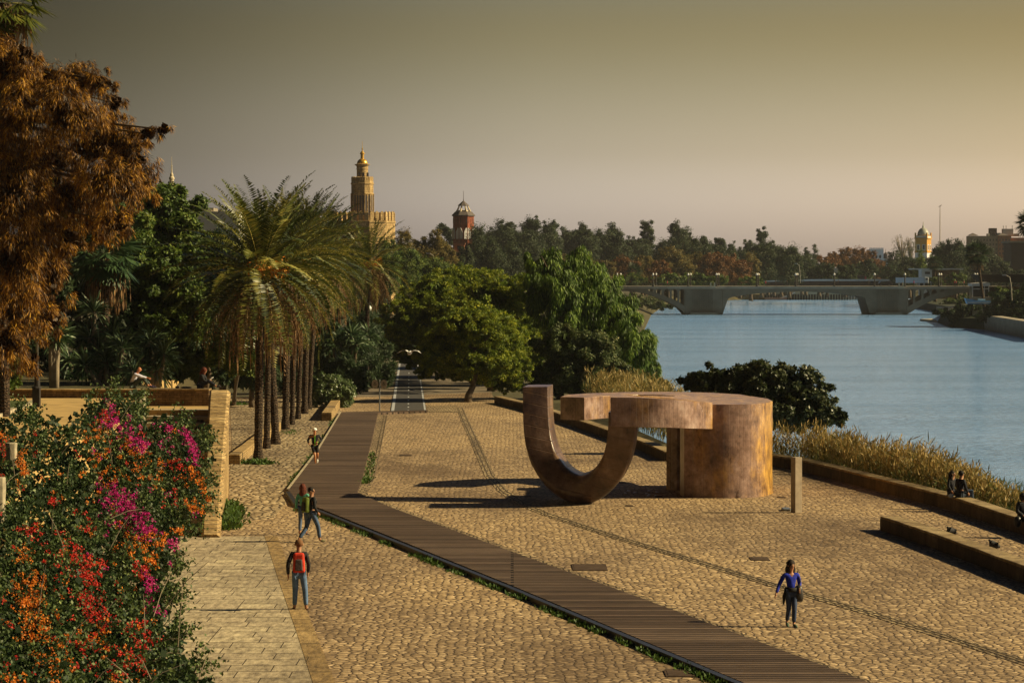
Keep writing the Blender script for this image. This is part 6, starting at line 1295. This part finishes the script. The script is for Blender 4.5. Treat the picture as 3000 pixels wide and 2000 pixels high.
# white trailer and bus, long white rail of the far road
Y = 880; t = bld('truck', 2670, Y, Z(838,Y), 'white lorry with a long trailer parked behind the right pier of the bridge', 'lorry'); z_ = Z(838,Y)
MB().box((Xp(2627,Y),Y,z_+.9),(Xp(2708,Y),Y+2.6,Z(813,Y))).build('trailer', cm('trailer_white', (.50,.58,.68)), t); MB().box((Xp(2709.5,Y),Y,z_+.7),(Xp(2720,Y),Y+2.5,Z(812,Y))).build('cab', M['white'], t, bevel=.1); MB().box((Xp(2712,Y),Y-.04,Z(820,Y)),(Xp(2718,Y),Y-.01,Z(815,Y))).build('window', M['glass'], t)
for k in (2634,2641,2700,2714): MB().plate([[(Xp(k,Y)+.5*math.cos(q*math.pi/6), z_+.5+.5*math.sin(q*math.pi/6)) for q in range(12)]], Y-.05, Y+.3).build('wheel', M['black'], t)
Y = 1120; t = bld('bus', 2506, Y, 8, 'dark bus with a red end on the far road beyond the bridge', 'bus'); MB().box((Xp(2476,Y),Y,8.3),(Xp(2537,Y),Y+2.6,Z(808,Y))).build('body', cm('bus_dark', (.05,.035,.045), .3), t, bevel=.12); MB().box((Xp(2533,Y),Y-.03,8.5),(Xp(2538,Y)+.02,Y+2.5,Z(810,Y))).build('end_panel', cm('bus_red', (.5,.06,.08)), t); MB().box((Xp(2478,Y),Y-.05,Z(816,Y)),(Xp(2530,Y),Y-.02,Z(811,Y))).build('window', M['glass'], t)
for k in (2484,2526): MB().plate([[(Xp(k,Y)+.5*math.cos(q*math.pi/6), 8.4+.5*math.sin(q*math.pi/6)) for q in range(12)]], Y-.06, Y+.3).build('wheel', M['black'], t)
Y = 1100; t = bld('road_viaduct', 2430, Y, 2, 'long low white parapet of the far riverside road behind the bridge', 'viaduct'); MB().plate([[(Xp(2150,Y),Z(846,Y)),(Xp(2620,Y),Z(846,Y)),(Xp(2620,Y),Z(823,Y)),(Xp(2380,Y),Z(823,Y)),(Xp(2150,Y),Z(827,Y))]],Y,Y+5).build('wall', M['darkrust'], t); MB().plate([[(Xp(2150,Y),Z(827,Y)),(Xp(2380,Y),Z(823,Y)),(Xp(2620,Y),Z(823,Y)),(Xp(2620,Y),Z(818,Y)),(Xp(2380,Y),Z(818,Y)),(Xp(2280,Y),Z(821,Y)),(Xp(2150,Y),Z(825,Y))]],Y-.3,Y).build('parapet', M['whitewash'], t)
bpy.data.objects['road_viaduct'].location.z = 2
# far quay seen under the bridge arch
Y = 1290; t = bld('far_quay', 2300, Y, 0, 'sunlit golden quay wall with a row of piles seen through the main arch', 'quay')
MB().box((Xp(2125,Y),Y,-.5),(Xp(2240,Y),Y+4,Z(862,Y))).build('golden_wall', M['brick'], t); MB().box((Xp(2240,Y),Y,Z(862,Y)),(Xp(2520,Y),Y+8,Z(855,Y))).build('deck', M['cream'], t); MB().box((Xp(2240,Y),Y+8,-.5),(Xp(2520,Y),Y+9,Z(861,Y))).build('back_wall', M['slateroof'], t)
for k in range(34): MB().box((Xp(2246+k*8,Y),Y,-.5),(Xp(2246+k*8,Y)+.28,Y+.5,Z(861,Y))).build('pile', M['cream'], t)
Y = 1285; tag(MB().plate([[(Xp(2285,Y),Z(873,Y)),(Xp(2293,Y),Z(873,Y)),(Xp(2330,Y),Z(858,Y)),(Xp(2328,Y),Z(856,Y))]],Y-1,Y+1).build('gangway', M['white'], org=(Xp(2285,Y),Y,.3)), 'white sloping gangway at the far quay under the arch', 'gangway')
tag(MB().plate([[(Xp(2240,Y),.1),(Xp(2300,Y),.1),(Xp(2303,Y),1.0),(Xp(2238,Y),1.0)]],Y-5,Y-2).build('pontoon', cm('pontoon', (.35,.18,.13)), org=(Xp(2270,Y),Y-3,0)), 'low pinkish pontoon at the far quay under the arch', 'pontoon')
# --- right bank: canopy, kiosk, boat, fence, wall
Y = 640; s = F0/Y; t = bld('canopy', 2960, Y, 2.4, 'broad dark terrace canopy on thin posts at the right bank', 'canopy')
MB().plate([[(Xp(2866,Y),Z(804,Y)),(Xp(3100,Y),Z(803,Y)),(Xp(3100,Y),Z(828,Y)),(Xp(2890,Y),Z(826,Y)),(Xp(2876,Y),Z(815,Y))]],Y,Y+12).build('roof', M['awning'], t)
for k in (2903,2950,2996): MB().box((Xp(k,Y),Y+.5,2.4),(Xp(k,Y)+.14,Y+.64,Z(827,Y))).build('post', M['black'], t)
MB().box((Xp(2905,Y),Y+9,2.4),(Xp(3100,Y),Y+9.5,Z(840,Y))).build('back_wall', M['darkbrick'], t)
t = bld('kiosk', 2873, Y-4, 2.4, 'white glazed riverside kiosk with a slanted roof under the leaning palm', 'kiosk'); Y = 636
MB().plate([[(Xp(2846,Y),Z(838,Y)),(Xp(2846,Y),Z(830,Y)),(Xp(2892,Y),Z(827,Y)),(Xp(2900,Y),Z(829,Y)),(Xp(2899,Y),Z(838,Y))]],Y-.3,Y+5).build('roof', M['whitewash'], t)
MB().box((Xp(2850,Y),Y+.2,2.4),(Xp(2896,Y),Y+4.8,Z(838,Y))).build('glass_wall', M['glass'], t); m = MB()
for a in (2849,2883,2896): m.box((Xp(a,Y),Y,2.4),(Xp(a+1.6,Y),Y+.19,Z(838,Y)))
m.box((Xp(2849,Y),Y-.02,Z(847,Y)),(Xp(2897,Y),Y+.18,Z(845,Y))); m.build('frame', M['whitewash'], t); MB().box((Xp(2846,Y),Y-1.5,2.4),(Xp(2902,Y),Y,Z(870,Y))).build('plinth', M['concrete2'], t)
Y = 610; t = bld('boat', 2866, Y, 1.2, 'blue and white boat with pointed bow moored before the kiosk', 'boat')
MB().plate([[(Xp(2828,Y),Z(873,Y)),(Xp(2862,Y),Z(880,Y)),(Xp(2904,Y),Z(881,Y)),(Xp(2902,Y),Z(890,Y)),(Xp(2835,Y),Z(890,Y))]],Y,Y+2).build('hull', M['bluepaint'], t); MB().plate([[(Xp(2833,Y),Z(885,Y)),(Xp(2903,Y),Z(885,Y)),(Xp(2902,Y),Z(888,Y)),(Xp(2835,Y),Z(888,Y))]],Y-.08,Y-.02).build('stripe', M['white'], t); MB().box((Xp(2868,Y),Y+.4,Z(881,Y)),(Xp(2888,Y),Y+1.6,Z(875,Y))).build('cabin', M['white'], t)
Y = 690; t = bld('picket_fence', 2785, Y, 2, 'white picket fence on the low jetty at the right bank', 'fence'); z_ = Z(911,Y)
MB().box((Xp(2736,Y),Y-.5,z_-.9),(Xp(2832,Y),Y+3,z_-.02)).build('jetty', M['darkbrick'], t)
for k in range(30): x_ = Xp(2744+k*2.8,Y); MB().box((x_,Y,z_),(x_+.12,Y+.06,z_+1.05)).build('picket', M['whitewash'], t)
Y = 720; tag(MB().prism([(Xp(2695,Y),Y),(Xp(2745,Y-20),Y-20),(Xp(2745,Y),Y+8)],-.1,.5).build('slipway', M['concrete2'], org=(Xp(2720,Y),Y,0)), 'pale slipway reaching into the water under the side arch', 'slipway')
q0, q1 = atz(2884,965,.0), atz(3060,1002,0); dd = (q1-q0); 
m = MB().prism([(q0.x,q0.y),(q1.x,q1.y),(q1.x+3,q1.y+8),(q0.x+3,q0.y+8)],-1,12-(925-800)*q0.y/F0*.98); tag(m.build('embankment_wall', M['concrete2'], org=q0, bevel=.1), 'pale concrete embankment wall at the lower right of the far bank', 'wall')
for a, b, y_, mt_ in (): pass
# ================================================================== FAR TREES
random.seed(77); rng = np.random.default_rng(5)
def ft(kind, x, ytop, w, Y, ybot=838, mat=None, airy=False, shape='round', label=None, cat='tree', group=None, leaf=None, n=None):
    s = F0/Y; top, bot = ytop, ybot; h = bot-top; lob = []
    if shape == 'round':
        lob = [(x, top+h*.36, w*.72, h*.36), (x-w*.55, top+h*.42, w*.5, h*.24), (x+w*.55, top+h*.38, w*.5, h*.26), (x-w*.25, top+h*.16, w*.36, h*.15), (x+w*.3, top+h*.14, w*.36, h*.15), (x, top+h*.75, w*.95, h*.28)]
    if shape == 'euc':
        u_ = lambda a, b: random.uniform(a, b)
        lob = [(x+u_(-.2,.2)*w, top+h*.12, w*u_(.42,.55), h*.13)]
        for q_ in range(9): f_ = .14 + .5*q_/9; lob.append((x+u_(-1,1)*w*(.25+.6*f_), top+h*(f_+u_(-.03,.03)), w*u_(.38,.6), h*u_(.10,.16)))
        lob += [(x, top+h*.45, w*.55, h*.2), (x, top+h*.66, w*.9, h*.22), (x, top+h*.85, w*1.0, h*.2)]
    if shape == 'column': lob = [(x, top+h*.25, w*.6, h*.28), (x+w*.1, top+h*.5, w*.9, h*.3), (x-w*.1, top+h*.75, w, h*.3)]
    w = w*1.22; lf = leaf or 3.4/s; nn = n or int(w*h*1.9)
    return tree('far_tree', label, cat, Y, lob, n=max(500, nn), leaf=lf, mat=mat, zb=3.0, rc=.42, clumps=max(40, int(w*h/60)), group=group, trunk_r=.3+w/s*.04, limbs=2, asp=.8, flat=.8, shell=(.2, .95), core=not airy)
FT = []   # kind, x, ytop, halfwidth, Y, shape
E_, Rr_, Gd, Gn = 'tall dark eucalyptus', 'rust coloured plane tree', 'yellow brown plane tree', 'dark green park tree'
for a in [(1795,650,42,1150,'euc'),(1893,640,34,1180,'euc'),(1982,642,44,1200,'euc'),(2012,668,30,1210,'round'),(2062,682,24,1220,'euc'),(2110,688,30,1230,'euc'),(2232,664,30,1250,'euc'),(1662,664,36,1080,'euc'),(1712,648,36,1100,'euc'),(1608,640,40,1050,'round'),(1558,628,52,1020,'euc'),(1478,642,42,960,'round'),(1532,676,60,960,'round'),(1300,640,40,950,'euc'),(2258,705,30,1260,'round'),(1750,672,34,1140,'round'),(1850,690,30,1170,'round'),(2143,706,18,1240,'round'),(2078,706,36,1230,'round')]: FT.append((E_, *a, 'lf_euc'))
for a in [(1400,655,46,800,'column'),(1440,700,52,780,'column'),(1500,700,46,800,'column'),(1360,720,30,760,'round')]: FT.append(('tall weeping dark tree near the brick tower', *a, 'lf_euc'))
for a in [(1182,668,32,620,'round'),(1230,690,40,640,'round'),(1275,672,34,640,'round'),(1310,712,28,640,'round')]: FT.append(('yellow brown tree between watchtower and brick tower', *a, 'lf_gold'))
for a in [(1700,745,46,1010,'round'),(1640,740,44,1000,'round'),(1880,745,48,1020,'round'),(1960,720,50,1030,'round'),(2040,740,46,1040,'round'),(2000,760,44,1000,'round'),(1760,760,46,990,'round'),(2200,738,28,1060,'round')]: FT.append((Gd, *a, 'lf_gold'))
for a in [(1820,750,50,1000,'round'),(1930,765,46,990,'round'),(2085,740,48,1030,'round'),(2130,742,50,1040,'round'),(2168,760,40,1040,'round'),(1740,775,38,980,'round'),(2440,730,28,1300,'round'),(2475,722,34,1320,'round'),(2520,722,34,1320,'round'),(2552,735,26,1300,'round'),(2575,760,30,1280,'round'),(2410,748,32,1290,'round')]: FT.append((Rr_, *a, 'lf_rust'))
for a in [(2250,740,44,1200,'round'),(2300,760,50,1190,'round'),(2350,738,40,1230,'round'),(2400,780,60,1150,'round'),(2290,790,50,1130,'round'),(2362,725,18,1300,'euc'),(2386,712,14,1300,'column'),(2190,700,26,1280,'round'),(2620,735,30,1350,'round'),(2650,745,34,1350,'round'),(2665,780,46,1050,'round'),(2640,795,44,1040,'round'),(2890,755,50,1100,'round'),(2940,765,34,1080,'round'),(2884,706,20,1300,'column'),(2903,714,10,1280,'column'),(2908,740,40,1250,'round'),(2780,760,50,1120,'round'),(2985,790,30,1000,'round'),(2840,760,40,1120,'round'),(1190,720,50,520,'round'),(1260,750,60,530,'round'),(1340,770,50,540,'round'),(1140,700,40,500,'round'),(600,605,34,700,'round'),(575,590,26,690,'round'),(640,600,30,700,'round')]: FT.append((Gn, *a, 'lf_green' if a[3] < 600 else ('lf_gold' if 650 < a[3] < 705 else 'lf_euc')))
for a in [(2790,700,54,1080,'round'),(2750,712,34,1090,'round'),(2825,712,34,1100,'round')]: FT.append(('large dark tree right of the domed tower', *a, 'lf_dark'))
for i in range(20): FT.append(('dark tree of the wooded skyline', 1440+i*46+random.uniform(-10,10), (668 if i < 8 else 690 if i < 14 else 706)+random.uniform(-12,16), 46, 1130+random.uniform(-60,60), 'round', 'lf_euc'))
for i in range(9): FT.append(('dark tree low on the skyline toward the right bank', 2290+i*62+random.uniform(-10,10), 768+random.uniform(-10,10), 44, 1150+random.uniform(-40,40), 'round', 'lf_dark'))
FT.append(('willow-like green tree in front of the domed tower', 2696, 728, 20, 1020, 'column', 'lf_green'))
for a in [(1720,800,60,920,'round'),(1850,805,50,925,'round'),(1960,800,50,925,'round'),(2030,800,60,930,'round'),(2100,806,44,930,'round'),(2200,810,40,960,'round'),(2740,812,30,930,'round'),(2800,800,36,960,'round')]: FT.append(('bright green bush behind the bridge railing', *a, 'lf_green'))
from collections import defaultdict
bykind = defaultdict(list)
for f in FT: bykind[f[0]].append(f)
for kd, lst in bykind.items():
    lst.sort(key=lambda f: f[1])
    for i, f in enumerate(lst):
        lab = kd if len(lst) == 1 else '%s %s counted from the left beyond the bridge' % (ordn[i], kd) if kd in (E_, Rr_, Gd, Gn) else '%s %s counted from the left' % (ordn[i], kd)
        ft(kd, f[1], f[2], f[3], f[4], 838 if f[4] > 700 else 860, f[6], shape=f[5], label=lab, cat='bush' if 'bush' in kd else 'tree', group=None if len(lst) == 1 else kd + 's')
# pale bare-branched trees
for i, (x, y, w_, Y, lab) in enumerate([(2643,684,28,1400,'pale nearly leafless tree left of the domed tower, the larger of two'),(2668,690,14,1410,'pale nearly leafless tree left of the domed tower, the smaller of two')]):
    s = F0/Y; t = tree('bare_tree', lab, 'tree', Y, [(x, y+30, w_, 30), (x, y+60, w_*.7, 30)], n=900, leaf=.45, mat='lf_euc', zb=3, trunk_r=.35, bark='palebark', limbs=2, core=False, group='nearly leafless trees')
    m = MB(); b0 = at(x, y+90, Y)
    for k in range(26):
        a = random.uniform(-1,1); e_ = at(x+a*w_*.9, y+random.uniform(2,40), Y); e_.y += random.uniform(-2,2); mm = b0.lerp(e_, .5) + Vector((0,0,1)); m.tube([b0, mm, e_], [.22,.13,.05], 5)
    m.build('branches', M['palebark'], t)
date = [(2318,728,1210,'date palm silhouette on the skyline between dark trees beyond the bridge'),(1858,784,950,'dark palm between the first and second bridge lamps')]
for i, (x, y, Y, lab) in enumerate(date): fan_palm(lab, Y, x, y+12, 3, 1.9, 30, .4, 2.5, seed=20+i, lf='lf_dark')
# right bank greenery and leaning palm
fan_palm('leaning fan palm over the white kiosk on the right bank', 622, 2862, 745, 2.4, 1.9, 40, .32, 3.0, seed=30, basex=2888, lf='lf_dark')
fan_palm('fan palm behind the flat pale roof, left of the leaning palm', 960, 2738, 770, 3, 1.9, 34, .3, 2.2, seed=31, lf='lf_dark')
fan_palm('palm whose fronds touch the right frame edge high in the sky', 560, 3012, 655, 2.4, 1.7, 34, .3, 1.5, seed=32, lf='lf_dark')
HB = 'dark bushes on the right bank'
tree('bank_bush', 'dark hedge overhanging the water at the right bank', 'bush', 636, [(2830,925,50,24),(2790,920,36,22),(2870,930,44,30),(2900,915,40,22),(2850,905,60,16),(2800,936,34,22),(2840,944,40,18),(2875,946,34,20),(2760,915,26,14)], n=16000, leaf=.5, mat='lf_dark', zb=1.0, group=HB, clumps=90)
tree('bank_bush', 'dark undergrowth above the pale embankment wall at the right edge', 'bush', 606, [(2920,925,40,22),(2965,930,44,24),(3010,935,40,26),(2890,928,30,20)], n=9000, leaf=.5, mat='lf_dark', zb=1.0, group=HB, clumps=90)
tree('bank_bush', 'tall dark bush right of the kiosk on the right bank', 'bush', 600, [(2935,890,40,45),(2980,900,44,50),(2915,920,40,36),(2960,940,60,30),(3010,880,40,60)], n=12000, leaf=.5, mat='lf_dark', zb=1.5, group=HB, clumps=110)
tree('bank_bush', 'green bush in front of the canopy at the right edge', 'bush', 625, [(2925,858,26,16),(2950,868,40,20)], n=4000, leaf=.5, mat='lf_green', zb=2, group=HB, clumps=60)
tree('bank_bush', 'green bushes between the side arch and the jetty', 'bush', 900, [(2800,885,30,18),(2775,893,24,12),(2825,880,24,18)], n=3000, leaf=.7, mat='lf_green', zb=1.5, group=HB, clumps=50)
tree('bank_bush', 'olive bushes on the near bank seen left of the bridge pier', 'bush', 860, [(1880,885,60,20),(1930,893,40,14),(1840,880,40,22),(1965,897,24,8)], n=5000, leaf=.6, mat='lf_olive', zb=.8, group='bushes at the left foot of the bridge', clumps=80)
# street lamps behind
for i, (x, y0_, y1_, Y, lab) in enumerate([(1277,742,830,600,'curved two-armed street lamp before the yellow brown trees'),(2345,772,830,1000,'tall pale street lamp behind the middle of the bridge'),(2965,806,880,590,'leaning twin street lamp before the dark canopy')]):
    b = at(x, y1_, Y); tpz = Z(y0_, Y); e = empty('street_lamp', b, lab, 'street lamp'); hh = tpz-b.z
    MB().tube([b, b+Vector((-.2,0,hh*.6)), b+Vector((-.5,0,hh*.92)), b+Vector((-1.3,0,hh))], .09, 6).build('pole', M['concrete2'], e); MB().cb(b+Vector((-1.6,0,hh)), (.8,.3,.15)).build('lamp_head', M['whitewash'], e)
p = at(1080, 965, 300); e = empty('globe_lamp', Vector((p.x, 300, gz(300))), 'white globe lamp glimpsed between the palm crowns', 'street lamp'); MB().lathe((p.x,300,gz(300)), [(.06,0),(.05,p.z-gz(300)+1.4)], 8).build('pole', M['black'], e); MB().ball((p.x,300,at(1080,903,300).z), .32, 12, 8).build('globe', M['globe'], e, smooth=True)
print('polys', sum(len(m.polygons) for m in bpy.data.meshes))
